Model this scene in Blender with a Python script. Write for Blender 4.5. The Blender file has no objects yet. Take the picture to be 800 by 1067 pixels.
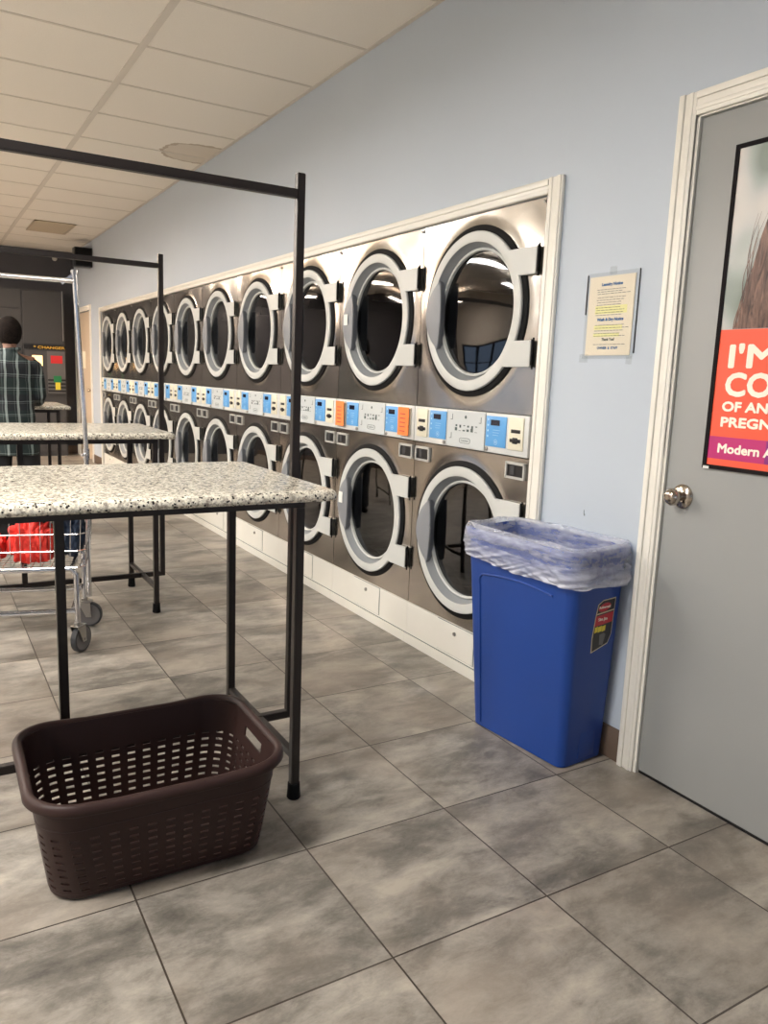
import bpy, bmesh, math, random
from mathutils import Vector, Matrix, noise
from math import pi, sin, cos, radians
random.seed(7)
sc = bpy.context.scene
col = sc.collection

# ------------------------------------------------------------------ materials
def s2l(c):
    return tuple(((v/255)/12.92 if v/255 <= .04045 else ((v/255+.055)/1.055)**2.4) for v in c)
def srgb(r, g, b): return (*s2l((r, g, b)), 1)
class NT:
    def __init__(s, name):
        s.m = bpy.data.materials.new(name); s.m.use_nodes = True
        s.t = s.m.node_tree; s.n = s.t.nodes; s.l = s.t.links
        s.b = s.n['Principled BSDF']; s.out = s.n['Material Output']
    def new(s, typ, **kw):
        nd = s.n.new(typ)
        for k, v in kw.items(): setattr(nd, k, v)
        return nd
    def link(s, a, b): s.l.new(a, b)
    def set(s, nd, sock, val):
        if hasattr(val, 'links') or isinstance(val, bpy.types.NodeSocket): s.l.new(val, nd.inputs[sock])
        else: nd.inputs[sock].default_value = val
    def obj(s): return s.new('ShaderNodeTexCoord').outputs['Object']
    def geo(s): return s.new('ShaderNodeNewGeometry').outputs['Position']
    def math(s, op, a, b=None, c=None, clamp=False):
        nd = s.new('ShaderNodeMath', operation=op); nd.use_clamp = clamp
        for i, v in enumerate((a, b, c)):
            if v is not None: s.set(nd, i, v)
        return nd.outputs[0]
    def mapping(s, v, scale=(1,1,1), rot=(0,0,0), loc=(0,0,0)):
        nd = s.new('ShaderNodeMapping'); s.link(v, nd.inputs[0])
        nd.inputs['Scale'].default_value = scale; nd.inputs['Rotation'].default_value = rot; nd.inputs['Location'].default_value = loc
        return nd.outputs[0]
    def noise(s, v, scale, detail=3, rough=.55, out=0, dist=0):
        nd = s.new('ShaderNodeTexNoise'); s.link(v, nd.inputs['Vector'])
        nd.inputs['Scale'].default_value = scale; nd.inputs['Detail'].default_value = detail
        nd.inputs['Roughness'].default_value = rough; nd.inputs['Distortion'].default_value = dist
        return nd.outputs[out]
    def ramp(s, f, stops):
        nd = s.new('ShaderNodeValToRGB'); s.link(f, nd.inputs[0]); e = nd.color_ramp.elements
        while len(e) < len(stops): e.new(.5)
        for i, (p, c) in enumerate(stops): e[i].position = p; e[i].color = c
        return nd.outputs[0]
    def mix(s, f, a, b, blend='MIX'):
        nd = s.new('ShaderNodeMix', data_type='RGBA', blend_type=blend)
        s.set(nd, 0, f); s.set(nd, 6, a); s.set(nd, 7, b); return nd.outputs[2]
    def bump(s, h, strength=.3, dist=.01):
        nd = s.new('ShaderNodeBump'); s.link(h, nd.inputs['Height'])
        nd.inputs['Strength'].default_value = strength; nd.inputs['Distance'].default_value = dist
        s.link(nd.outputs[0], s.b.inputs['Normal']); return nd.outputs[0]
def plain(name, c, rough=.5, metal=0, bump=None, spec=None, vary=.0, coat=0):
    t = NT(name); t.b.inputs['Roughness'].default_value = rough; t.b.inputs['Metallic'].default_value = metal
    if spec is not None: t.b.inputs['Specular IOR Level'].default_value = spec
    if coat: t.b.inputs['Coat Weight'].default_value = coat
    v = t.obj()
    if vary:
        f = t.noise(v, 6, 4)
        c2 = tuple(max(0, x*(1-vary)) for x in c[:3])+(1,)
        t.link(t.mix(f, c2, c), t.b.inputs['Base Color'])
    else: t.b.inputs['Base Color'].default_value = c
    if bump: t.bump(t.noise(v, bump[0], 3), bump[1], bump[2])
    return t.m

M = {}
def mk_floor():
    t = NT('floor_tile'); p = t.geo()
    S = .4502
    sep = t.new('ShaderNodeSeparateXYZ'); t.link(p, sep.inputs[0])
    u = t.math('DIVIDE', t.math('ADD', sep.outputs[0], .2516+S*40), S)
    v = t.math('DIVIDE', t.math('ADD', sep.outputs[1], .9005+S*40), S)
    fu, fv = t.math('FRACT', u), t.math('FRACT', v)
    def edge(f): return t.math('MINIMUM', f, t.math('SUBTRACT', 1, f))
    e = t.math('MINIMUM', edge(fu), edge(fv))
    g = t.math('LESS_THAN', e, .0050)
    cb = t.new('ShaderNodeCombineXYZ'); t.link(t.math('FLOOR', u), cb.inputs[0]); t.link(t.math('FLOOR', v), cb.inputs[1])
    wn = t.new('ShaderNodeTexWhiteNoise', noise_dimensions='3D'); t.link(cb.outputs[0], wn.inputs['Vector'])
    off = t.new('ShaderNodeVectorMath', operation='SCALE'); t.link(wn.outputs['Color'], off.inputs[0]); off.inputs['Scale'].default_value = 30
    add = t.new('ShaderNodeVectorMath', operation='ADD'); t.link(p, add.inputs[0]); t.link(off.outputs[0], add.inputs[1])
    str_ = t.mapping(add.outputs[0], scale=(1.0, 1.9, 1))
    n1 = t.noise(str_, 3.2, 5, .55, dist=.6)
    n2 = t.noise(str_, 9, 8, .7, dist=.4)
    n4 = t.noise(str_, 90, 4, .8)
    n3 = t.noise(add.outputs[0], 2.0, 2)
    k = t.math('ADD', t.math('ADD', t.math('MULTIPLY', n1, .62), t.math('MULTIPLY', n2, .42)), t.math('MULTIPLY', n4, .12))
    c = t.ramp(k, [(.41, srgb(82, 78, 73)), (.52, srgb(112, 107, 99)), (.61, srgb(142, 136, 127)), (.73, srgb(170, 162, 150))])
    warm = t.mix(t.math('MULTIPLY', t.math('SUBTRACT', n3, .45, clamp=True), 2.2), c, srgb(152, 140, 127))
    br = t.new('ShaderNodeHueSaturation'); t.link(warm, br.inputs['Color']); t.link(t.math('MULTIPLY_ADD', wn.outputs['Value'], .16, .92), br.inputs['Value'])
    t.link(t.mix(g, br.outputs[0], srgb(62, 54, 47)), t.b.inputs['Base Color'])
    t.link(t.math('MULTIPLY_ADD', n2, .22, .24), t.b.inputs['Roughness'])
    hh = t.math('SUBTRACT', t.math('MULTIPLY', t.math('ADD', n2, n4), .1), t.math('MULTIPLY', g, 1.0))
    t.bump(hh, .25, .002)
    t.b.inputs['Specular IOR Level'].default_value = .4
    return t.m
M['floor'] = mk_floor()
def mk_wall(name, c, c2):
    t = NT(name); v = t.geo()
    t.link(t.mix(t.noise(v, 1.6, 4), c, c2), t.b.inputs['Base Color'])
    t.b.inputs['Roughness'].default_value = .55
    t.bump(t.noise(v, 90, 3), .12, .003); return t.m
M['wall'] = mk_wall('pale_blue_wall_paint', srgb(184, 194, 205), srgb(178, 188, 200))
M['wall_warm'] = mk_wall('warm_grey_wall_paint', srgb(196, 192, 186), srgb(188, 184, 178))
M['wall_dark'] = mk_wall('charcoal_wall_paint', srgb(62, 61, 66), srgb(56, 55, 60))
def mk_ceil():
    t = NT('ceiling_tile'); v = t.geo()
    f = t.noise(v, 140, 3, .7)
    c = t.mix(f, srgb(222, 215, 204), srgb(236, 230, 220))
    # brown water stain at the wall, a half ring
    sp = t.new('ShaderNodeSeparateXYZ'); t.link(v, sp.inputs[0])
    dx = t.math('ADD', sp.outputs[0], .12); dy = t.math('SUBTRACT', sp.outputs[1], 4.26)
    d = t.math('SQRT', t.math('ADD', t.math('MULTIPLY', dx, dx), t.math('MULTIPLY', dy, dy)))
    d = t.math('ADD', d, t.math('MULTIPLY', t.noise(v, 9, 2), .12))
    inside = t.math('LESS_THAN', d, .33); rim = t.math('MULTIPLY', inside, t.math('GREATER_THAN', d, .30))
    c = t.mix(t.math('MULTIPLY', inside, .45), c, srgb(176, 160, 138))
    c = t.mix(t.math('MULTIPLY', rim, .5), c, srgb(150, 130, 106))
    t.link(c, t.b.inputs['Base Color']); t.b.inputs['Roughness'].default_value = .9
    t.bump(f, .3, .003); return t.m
M['ceil'] = mk_ceil()
M['vent'] = plain('tan_vent_metal', srgb(182, 168, 146), .5)
M['tbar'] = plain('ceiling_grid_metal', srgb(206, 198, 187), .6)
M['trim'] = plain('white_trim_paint', srgb(228, 225, 216), .35, bump=(30, .05, .002))
M['kick'] = plain('white_plinth_board', srgb(222, 220, 212), .45, vary=.06, bump=(25, .08, .002))
M['base_brown'] = plain('brown_vinyl_base', srgb(98, 82, 70), .5)
def mk_steel():
    t = NT('brushed_stainless_steel'); v = t.obj()
    t.b.inputs['Metallic'].default_value = 1
    oi = t.new('ShaderNodeObjectInfo')
    add = t.new('ShaderNodeVectorMath', operation='ADD'); t.link(v, add.inputs[0])
    sc_ = t.new('ShaderNodeCombineXYZ'); t.link(t.math('MULTIPLY', oi.outputs['Random'], 40), sc_.inputs[1]); t.link(sc_.outputs[0], add.inputs[1])
    big = t.noise(add.outputs[0], 2.4, 1)
    br = t.noise(t.mapping(add.outputs[0], scale=(1, 160, 2.5)), 4, 3, .6)
    sm = t.noise(add.outputs[0], 5, 4, .6)
    t.link(t.mix(t.math('MULTIPLY_ADD', br, .4, t.math('MULTIPLY', sm, .6)), srgb(166, 162, 157), srgb(186, 182, 176)), t.b.inputs['Base Color'])
    t.link(t.math('MULTIPLY_ADD', sm, .10, .13), t.b.inputs['Roughness'])
    t.bump(big, .35, .05); return t.m
M['steel'] = mk_steel()
M['bright_frame'] = plain('bright_pressed_frame', srgb(186, 186, 182), .45, .3)
M['steel_plain'] = plain('pressed_steel', srgb(170, 168, 164), .3, 1)
M['ring'] = plain('pale_grey_door_ring', srgb(196, 198, 195), .38, vary=.05)
M['ring_in'] = plain('mid_grey_door_bowl', srgb(140, 144, 147), .35)
M['handle_grey'] = plain('grey_door_handle', srgb(128, 131, 136), .4)
M['rubber'] = plain('black_rubber', srgb(12, 12, 13), .7, spec=.2)
M['drum'] = plain('dark_drum_steel', srgb(62, 58, 55), .45, .6)
M['ctl'] = plain('pale_control_panel', srgb(196, 201, 202), .4)
M['ctl_w'] = plain('white_control_frame', srgb(212, 213, 210), .4)
def mk_blue():
    t = NT('blue_keypad'); v = t.obj()
    t.link(t.mix(t.noise(v, 12, 2), srgb(82, 152, 212), srgb(100, 168, 226)), t.b.inputs['Base Color'])
    t.b.inputs['Roughness'].default_value = .35; return t.m
M['blue'] = mk_blue()
M['cream'] = plain('cream_coin_plate', srgb(224, 219, 198), .4)
M['orange'] = plain('orange_paper_sticker', srgb(246, 132, 62), .6)
M['black'] = plain('black_plastic', srgb(18, 18, 22), .3)
M['display'] = plain('dark_display_window', srgb(14, 18, 44), .12)
M['ink'] = plain('dark_ink', srgb(70, 84, 84), .6)
M['ink_blue'] = plain('blue_ink', srgb(48, 104, 160), .6)
M['ink_white'] = plain('white_ink', srgb(245, 238, 222), .6)
M['ink_pale'] = plain('pale_blue_ink', srgb(176, 212, 240), .6)
M['hilite'] = plain('yellow_highlighter', srgb(238, 234, 168), .7)
M['white_paper'] = plain('white_sticker', srgb(225, 226, 222), .6)
M['paper'] = plain('cream_paper', srgb(236, 226, 204), .6, vary=.04)
def glassy(name, tint, refl=1.45, ro=.03):
    t = NT(name); t.n.remove(t.b)
    tr = t.new('ShaderNodeBsdfTransparent'); tr.inputs[0].default_value = tint
    gl = t.new('ShaderNodeBsdfGlossy'); gl.inputs['Color'].default_value = (.9, .92, .95, 1); gl.inputs['Roughness'].default_value = ro
    lw = t.new('ShaderNodeLayerWeight'); lw.inputs[0].default_value = .5; r0 = ((refl-1)/(refl+1))**2
    fo = t.math('MULTIPLY_ADD', t.math('POWER', lw.outputs['Facing'], 5), 1-r0, r0)
    mx = t.new('ShaderNodeMixShader'); t.link(fo, mx.inputs[0]); t.link(tr.outputs[0], mx.inputs[1]); t.link(gl.outputs[0], mx.inputs[2])
    t.link(mx.outputs[0], t.out.inputs[0]); return t.m
M['glass'] = glassy('dark_door_glass', (.22, .23, .25, 1), 1.75)
M['sleeve'] = glassy('clear_plastic_sleeve', (.95, .95, .95, 1), 1.15, .3)
def mk_frame():
    t = NT('dark_brown_powder_coated_steel'); v = t.obj()
    t.b.inputs['Base Color'].default_value = srgb(38, 32, 30); t.b.inputs['Roughness'].default_value = .38
    t.b.inputs['Metallic'].default_value = .25
    t.bump(t.noise(v, 60, 3), .1, .002); return t.m
M['frame'] = mk_frame()
def mk_granite():
    t = NT('speckled_granite'); v = t.obj()
    n = t.noise(v, 60, 5, .65); n2 = t.noise(v, 160, 4, .7)
    c = t.ramp(n, [(.30, srgb(116, 108, 100)), (.42, srgb(190, 183, 168)), (.52, srgb(232, 227, 210)), (.7, srgb(222, 217, 202))])
    vo = t.new('ShaderNodeTexVoronoi'); t.link(v, vo.inputs['Vector']); vo.inputs['Scale'].default_value = 170; vo.inputs['Randomness'].default_value = 1
    vs = t.new('ShaderNodeSeparateColor'); t.link(vo.outputs['Color'], vs.inputs[0])
    dark = t.math('MULTIPLY', t.math('GREATER_THAN', vs.outputs[0], .85), t.math('LESS_THAN', vo.outputs['Distance'], .55))
    grey = t.math('GREATER_THAN', vs.outputs[1], .72)
    c = t.mix(t.math('MULTIPLY', grey, .45), c, srgb(138, 130, 120))
    c = t.mix(t.math('MULTIPLY', t.math('GREATER_THAN', n2, .57), .55), c, srgb(96, 90, 84))
    c = t.mix(dark, c, srgb(34, 33, 34))
    t.link(c, t.b.inputs['Base Color']); t.b.inputs['Roughness'].default_value = .22
    return t.m
M['granite'] = mk_granite()
M['basket'] = plain('dark_brown_plastic', srgb(50, 32, 29), .5, spec=.3, bump=(120, .06, .002))
def mk_bin():
    t = NT('blue_bin_plastic'); v = t.obj()
    t.b.inputs['Base Color'].default_value = srgb(22, 62, 138); t.b.inputs['Roughness'].default_value = .42
    t.bump(t.noise(v, 200, 2), .15, .001); return t.m
M['bin'] = mk_bin()
def mk_bag():
    t = NT('clear_wrinkled_bag'); v = t.obj()
    st = t.mapping(v, rot=(.35, 0, 0), scale=(6, 3, 26))
    b1 = t.noise(st, 1.5, 3, .5, dist=.4); b2 = t.noise(t.mapping(v, rot=(-.6, 0, 0), scale=(20, 8, 20)), 2, 3, .6, dist=.6)
    hh = t.math('ADD', b1, t.math('MULTIPLY', b2, .6))
    nd = t.new('ShaderNodeBump'); t.link(hh, nd.inputs['Height']); nd.inputs['Strength'].default_value = .55; nd.inputs['Distance'].default_value = .02
    t.b.inputs['Base Color'].default_value = srgb(226, 228, 236); t.b.inputs['Roughness'].default_value = .16
    t.b.inputs['Specular IOR Level'].default_value = .9
    t.link(nd.outputs[0], t.b.inputs['Normal'])
    tr = t.new('ShaderNodeBsdfTransparent'); tr.inputs[0].default_value = (.93, .95, 1, 1)
    tl = t.new('ShaderNodeBsdfTranslucent'); tl.inputs[0].default_value = srgb(235, 236, 242)
    m0 = t.new('ShaderNodeMixShader'); m0.inputs[0].default_value = .25; t.link(t.b.outputs[0], m0.inputs[1]); t.link(tl.outputs[0], m0.inputs[2])
    mx = t.new('ShaderNodeMixShader')
    sp = t.new('ShaderNodeSeparateXYZ'); t.link(v, sp.inputs[0])
    hem = t.math('MULTIPLY', t.math('SUBTRACT', .705, sp.outputs[2], clamp=True), 12, clamp=True)
    inn = t.math('GREATER_THAN', sp.outputs[2], .60)
    f = t.math('ADD', t.math('MULTIPLY', t.math('SUBTRACT', hh, .62, clamp=True), .9), t.math('MULTIPLY_ADD', t.math('MULTIPLY', hem, inn), .55, .18), clamp=True)
    t.link(f, mx.inputs[0]); t.link(tr.outputs[0], mx.inputs[1]); t.link(m0.outputs[0], mx.inputs[2])
    t.link(mx.outputs[0], t.out.inputs[0]); return t.m
M['bag'] = mk_bag()
M['doorgrey'] = plain('grey_door_paint', srgb(150, 152, 151), .42, vary=.04, bump=(15, .05, .004))
M['nickel'] = plain('satin_nickel', srgb(182, 172, 160), .16, 1)
M['chrome'] = plain('chrome', srgb(205, 205, 208), .12, 1)
M['tyre'] = plain('grey_rubber_tyre', srgb(52, 53, 56), .5)
M['poster_black'] = plain('black_poster_border', srgb(24, 20, 22), .8, spec=.15)
M['poster_red'] = plain('orange_red_print', srgb(238, 88, 58), .45)
M['poster_mag'] = plain('magenta_print', srgb(186, 34, 110), .45)
M['poster_purple'] = plain('purple_print', srgb(136, 36, 122), .45)
def mk_photo():
    t = NT('blurred_photo_print'); v = t.obj()
    n = t.noise(v, 5.5, 1, .3)
    t.link(t.ramp(n, [(.36, srgb(124, 136, 126)), (.46, srgb(156, 164, 159)), (.54, srgb(182, 183, 180)), (.64, srgb(204, 197, 190))]), t.b.inputs['Base Color'])
    t.b.inputs['Roughness'].default_value = .35; return t.m
M['photo'] = mk_photo()
def mk_hair(name='brown_hair_print', a=srgb(66, 46, 40), b=srgb(150, 114, 98), sc_=(1, 55, 9)):
    t = NT(name); v = t.obj()
    n = t.noise(t.mapping(v, scale=sc_), 1, 4, .6, dist=1.6)
    t.link(t.ramp(n, [(.35, a), (.7, b)]), t.b.inputs['Base Color']); t.b.inputs['Roughness'].default_value = .4; return t.m
M['hairprint'] = mk_hair()
M['hair'] = mk_hair('dark_short_hair', srgb(18, 14, 13), srgb(38, 31, 27), (40, 40, 40))
M['hair'].node_tree.nodes['Principled BSDF'].inputs['Roughness'].default_value = .95
M['hair'].node_tree.nodes['Principled BSDF'].inputs['Specular IOR Level'].default_value = .1
M['skin'] = plain('skin', srgb(120, 84, 66), .5, vary=.1)
M['trousers'] = plain('black_trouser_cloth', srgb(26, 26, 30), .8, bump=(30, .3, .006))
M['shoe'] = plain('dark_shoe_leather', srgb(24, 22, 22), .4)
def mk_plaid():
    t = NT('dark_green_plaid_cloth'); v = t.obj()
    s = t.new('ShaderNodeSeparateXYZ'); t.link(v, s.inputs[0])
    def stripe(c, period, w, off):
        f = t.math('FRACT', t.math('ADD', t.math('DIVIDE', c, period), 50+off))
        return t.math('LESS_THAN', t.math('ABSOLUTE', t.math('SUBTRACT', f, .5)), w)
    wob = t.math('MULTIPLY', t.math('SUBTRACT', t.noise(v, 5, 2), .5), .03)
    x = t.math('ADD', s.outputs[0], wob); z = t.math('ADD', s.outputs[2], wob)
    vs = t.math('MAXIMUM', stripe(x, .080, .095, .0), t.math('MULTIPLY', stripe(x, .080, .022, .28), .3))
    hs = t.math('MAXIMUM', t.math('MULTIPLY', stripe(z, .095, .032, 0), .6), t.math('MULTIPLY', stripe(z, .095, .02, .14), .4))
    k = t.math('MULTIPLY', t.math('ADD', t.math('MULTIPLY', vs, .55), t.math('MULTIPLY', hs, .45)), 1, clamp=True)
    base = t.mix(stripe(z, .23, .25, .2), srgb(15, 31, 31), srgb(12, 17, 24))
    t.link(t.mix(k, base, srgb(150, 162, 160)), t.b.inputs['Base Color']); t.b.inputs['Roughness'].default_value = .8
    t.bump(t.noise(v, 9, 3), .5, .02)
    return t.m
M['plaid'] = mk_plaid()
M['red_cloth'] = plain('red_fleece', srgb(232, 62, 52), .85, bump=(120, .2, .003), vary=.15)
M['navy_cloth'] = plain('navy_denim', srgb(36, 50, 72), .85, bump=(140, .3, .003), vary=.4)
M['black_cloth'] = plain('black_cloth', srgb(20, 24, 26), .85, bump=(60, .3, .004))
M['pale_cloth'] = plain('pale_cloth', srgb(205, 200, 190), .85)
M['cabinet_dark'] = plain('dark_grey_laminate', srgb(66, 65, 66), .45, vary=.08)
M['machine_grey'] = plain('grey_machine_face', srgb(98, 96, 96), .4)
M['gold'] = plain('gold_lettering', srgb(226, 178, 62), .4)
M['sign_red'] = plain('red_sign', srgb(206, 40, 44), .5)
M['sticker_green'] = plain('green_sticker', srgb(28, 122, 72), .5)
M['sticker_yellow'] = plain('yellow_sticker', srgb(226, 206, 60), .5)
M['sticker_black'] = plain('black_label', srgb(26, 24, 24), .4)
M['sticker_red'] = plain('deep_red_label', srgb(186, 34, 48), .4)
M['sticker_cream'] = plain('cream_label_edge', srgb(206, 192, 160), .5)
M['door_beige'] = plain('beige_door_paint', srgb(196, 178, 156), .5)
def emis(name, c, st):
    t = NT(name); t.b.inputs['Base Color'].default_value = c; t.b.inputs['Emission Color'].default_value = c
    t.b.inputs['Emission Strength'].default_value = st; return t.m

# ------------------------------------------------------------------ mesh helpers
class MB:
    def __init__(s): s.v = []; s.f = []; s.mi = []
    def add(s, vs, fs, mi=0):
        o = len(s.v); s.v += [tuple(x) for x in vs]; s.f += [tuple(i+o for i in f) for f in fs]; s.mi += [mi]*len(fs); return s
    def box(s, x0, x1, y0, y1, z0, z1, mi=0, b=0):
        if b <= 0:
            v = [(x, y, z) for z in (z0, z1) for y in (y0, y1) for x in (x0, x1)]
            return s.add(v, [(0,2,3,1), (4,5,7,6), (0,1,5,4), (2,6,7,3), (0,4,6,2), (1,3,7,5)], mi)
        bm = bmesh.new(); bmesh.ops.create_cube(bm, size=1)
        for w in bm.verts: w.co = Vector(((x0+x1)/2+w.co.x*(x1-x0), (y0+y1)/2+w.co.y*(y1-y0), (z0+z1)/2+w.co.z*(z1-z0)))
        bmesh.ops.bevel(bm, geom=bm.edges[:], offset=min(b, .45*min(abs(x1-x0), abs(y1-y0), abs(z1-z0))), segments=2, affect='EDGES', profile=.5)
        return s.bm(bm, mi)
    def bm(s, bm, mi=0, mat=None):
        if mat is not None: bmesh.ops.transform(bm, matrix=mat, verts=bm.verts)
        bm.verts.ensure_lookup_table(); bm.verts.index_update()
        s.add([w.co[:] for w in bm.verts], [[w.index for w in f.verts] for f in bm.faces], mi); bm.free(); return s
    def tube(s, pts, r, n=10, mi=0, cap=True, closed=False):
        pts = [Vector(p) for p in pts]; N = len(pts); rings = []
        rr = r if isinstance(r, (list, tuple)) else [r]*N
        prev = None
        for i, p in enumerate(pts):
            if closed: d = (pts[(i+1) % N]-pts[i-1]).normalized()
            elif i == 0: d = (pts[1]-p).normalized()
            elif i == N-1: d = (p-pts[-2]).normalized()
            else: d = ((pts[i+1]-p).normalized()+(p-pts[i-1]).normalized()).normalized()
            if prev is None:
                a = Vector((0, 0, 1)) if abs(d.z) < .9 else Vector((1, 0, 0))
                u = d.cross(a).normalized()
            else:
                u = (prev-d*prev.dot(d)).normalized()
            prev = u; w = d.cross(u)
            rings.append([p+(u*cos(2*pi*k/n)+w*sin(2*pi*k/n))*rr[i] for k in range(n)])
        vs = [q for rg in rings for q in rg]; fs = []
        for i in range(N if closed else N-1):
            j = (i+1) % N
            for k in range(n):
                fs.append((i*n+k, i*n+(k+1) % n, j*n+(k+1) % n, j*n+k))
        if cap and not closed:
            fs.append(tuple(range(n))[::-1]); fs.append(tuple((N-1)*n+k for k in range(n)))
        return s.add(vs, fs, mi)
    def bar(s, a, b, w=.025, mi=0):          # square tube, sides kept level / square to the axes
        a, b = Vector(a), Vector(b); d = (b-a).normalized()
        up = Vector((0, 0, 1)) if abs(d.z) < .9 else Vector((1, 0, 0))
        u = d.cross(up).normalized()*w/2; v = u.cross(d).normalized()*w/2
        vs = [q+i*u+j*v for q in (a, b) for i, j in ((-1,-1), (1,-1), (1,1), (-1,1))]
        return s.add(vs, [(0,1,2,3), (7,6,5,4), (0,4,5,1), (1,5,6,2), (2,6,7,3), (3,7,4,0)], mi)
    def lathe(s, prof, c=(0,0,0), axis='Z', n=48, mi=0, closed=False, mis=None):
        c = Vector(c); vs = []; fs = []; P = len(prof); ms = []
        for i in range(n):
            t = 2*pi*i/n
            for r, h in prof:
                a, b = r*cos(t), r*sin(t)
                q = {'Z': (a, b, h), 'X': (h, a, b), 'Y': (a, h, b)}[axis]
                vs.append(c+Vector(q))
        for i in range(n):
            j = (i+1) % n
            for k in range(P if closed else P-1):
                l = (k+1) % P
                fs.append((i*P+k, j*P+k, j*P+l, i*P+l)); ms.append(mis[k] if mis else mi)
        o = len(s.v); s.v += [tuple(x) for x in vs]; s.f += [tuple(q+o for q in f) for f in fs]; s.mi += ms; return s
    def build(s, name, mats, parent=None, loc=None, smooth=35, bevel=0, recalc=True):
        me = bpy.data.meshes.new(name); me.from_pydata(s.v, [], s.f)
        mats = mats if isinstance(mats, (list, tuple)) else [mats]
        for m in mats: me.materials.append(M[m] if isinstance(m, str) else m)
        me.polygons.foreach_set('material_index', s.mi)
        bm = bmesh.new(); bm.from_mesh(me)
        bmesh.ops.remove_doubles(bm, verts=bm.verts, dist=1e-6)
        if recalc: bmesh.ops.recalc_face_normals(bm, faces=bm.faces)
        if bevel: bmesh.ops.bevel(bm, geom=[e for e in bm.edges if len(e.link_faces) == 2 and e.calc_face_angle(0) > .9], offset=bevel, segments=2, affect='EDGES')
        bm.to_mesh(me); bm.free()
        if smooth:
            me.polygons.foreach_set('use_smooth', [True]*len(me.polygons)); me.set_sharp_from_angle(angle=radians(smooth))
        o = bpy.data.objects.new(name, me); col.objects.link(o)
        if parent: o.parent = parent
        if loc is not None: o.location = loc
        return o
def empty(name, loc=(0,0,0), rz=0):
    o = bpy.data.objects.new(name, None); o.location = loc; o.rotation_euler = (0, 0, rz); o.empty_display_size = .1; col.objects.link(o); return o
def tag(o, label=None, cat=None, group=None, kind=None):
    if label: o['label'] = label
    if cat: o['category'] = cat
    if group: o['group'] = group
    if kind: o['kind'] = kind
    return o
def struct(o): o['kind'] = 'structure'; return o
def copy_tree(o, parent=None):
    c = o.copy(); col.objects.link(c)
    if parent: c.parent = parent
    for ch in list(o.children): copy_tree(ch, c)
    return c
def text_mesh(name, s, size, mat, origin, parent=None, bold=0, depth=.0006, align='LEFT', fit=None, face='-X', spacing=1.0, lab=None):
    cu = bpy.data.curves.new(name, 'FONT'); cu.body = s; cu.size = size; cu.extrude = depth; cu.align_x = align
    cu.resolution_u = 3; cu.space_character = spacing
    tmp = bpy.data.objects.new('tmp', cu); col.objects.link(tmp)
    dg = bpy.context.evaluated_depsgraph_get(); dg.update()
    me = bpy.data.meshes.new_from_object(tmp.evaluated_get(dg)); me.name = name
    bpy.data.objects.remove(tmp); bpy.data.curves.remove(cu)
    if fit:      # (width, height) in metres
        xs = [v.co.x for v in me.vertices]; ys = [v.co.y for v in me.vertices]
        fx = fit[0]/(max(xs)-min(xs)) if fit[0] else 1; fy = fit[1]/(max(ys)-min(ys)) if fit[1] else 1
        if not fit[0]: fx = fy
        x0, y0 = min(xs), min(ys)
        for v in me.vertices: v.co.x = (v.co.x-x0)*fx; v.co.y = (v.co.y-y0)*fy
    if bold:
        bm = bmesh.new(); base = me.copy()
        for k in range(8):
            me_k = base.copy(); me_k.transform(Matrix.Translation((bold*cos(k*pi/4), bold*sin(k*pi/4), .00004*(k+1)))); bm.from_mesh(me_k); bpy.data.meshes.remove(me_k)
        bm.from_mesh(base); bm.to_mesh(me); bm.free(); bpy.data.meshes.remove(base)
    if face == '-X': mat4 = Matrix(((0,0,-1,0), (-1,0,0,0), (0,1,0,0), (0,0,0,1)))
    elif face == '-Y': mat4 = Matrix(((1,0,0,0), (0,0,-1,0), (0,1,0,0), (0,0,0,1)))
    me.transform(mat4); me.materials.clear(); me.materials.append(M[mat])
    o = bpy.data.objects.new(name, me); col.objects.link(o); o.location = origin
    if parent: o.parent = parent
    return o
def evaluated(o, name):
    dg = bpy.context.evaluated_depsgraph_get(); dg.update()
    me = bpy.data.meshes.new_from_object(o.evaluated_get(dg)); me.name = name; return me
def rrect(a, b, r, n=6):            # rounded rectangle outline, half sizes a, b
    pts = []
    for cx, cy, t0 in ((a-r, b-r, 0), (-a+r, b-r, pi/2), (-a+r, -b+r, pi), (a-r, -b+r, 3*pi/2)):
        for k in range(n+1):
            t = t0+pi/2*k/n; pts.append((cx+r*cos(t), cy+r*sin(t)))
    return pts

# ------------------------------------------------------------------ room shell
XL, YN, YF, ZC = -6.2, -4.2, 10.42, 2.835
struct(MB().box(XL-.1, 1.2, YN-.1, YF+.1, -.12, 0).build('floor', 'floor', smooth=0))
struct(MB().box(XL-.1, 1.2, YN-.1, YF+.1, ZC, ZC+.1).build('ceiling', 'ceil', smooth=0))
w = MB()
Z1 = ZC
w.box(0, .12, YN, -1.07, 0, Z1).box(0, .12, -1.07, -.085, 2.055, Z1).box(0, .12, -.085, .50, 0, Z1)
w.box(0, .12, .50, 8.60, 1.945, Z1).box(0, .12, 8.60, 9.24, 0, Z1).box(0, .12, 9.24, 10.30, 2.0, Z1).box(0, .12, 10.30, YF, 0, Z1)
struct(w.build('wall_right', 'wall', smooth=0))
struct(MB().box(XL, .12, YF, YF+.1, 0, ZC).build('wall_back', 'wall_dark', smooth=0))
wl_ = MB().box(XL-.1, XL, YN, 6.6, 0, ZC).box(XL-.1, XL, 10.0, YF, 0, ZC).box(XL-.1, XL, 6.6, 10.0, 0, .75).box(XL-.1, XL, 6.6, 10.0, 1.75, ZC)
struct(wl_.build('wall_left', 'wall_warm', smooth=0))
wf = MB().box(XL, .12, YN-.1, YN, 0, .7).box(XL, .12, YN-.1, YN, 2.3, ZC)
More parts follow.
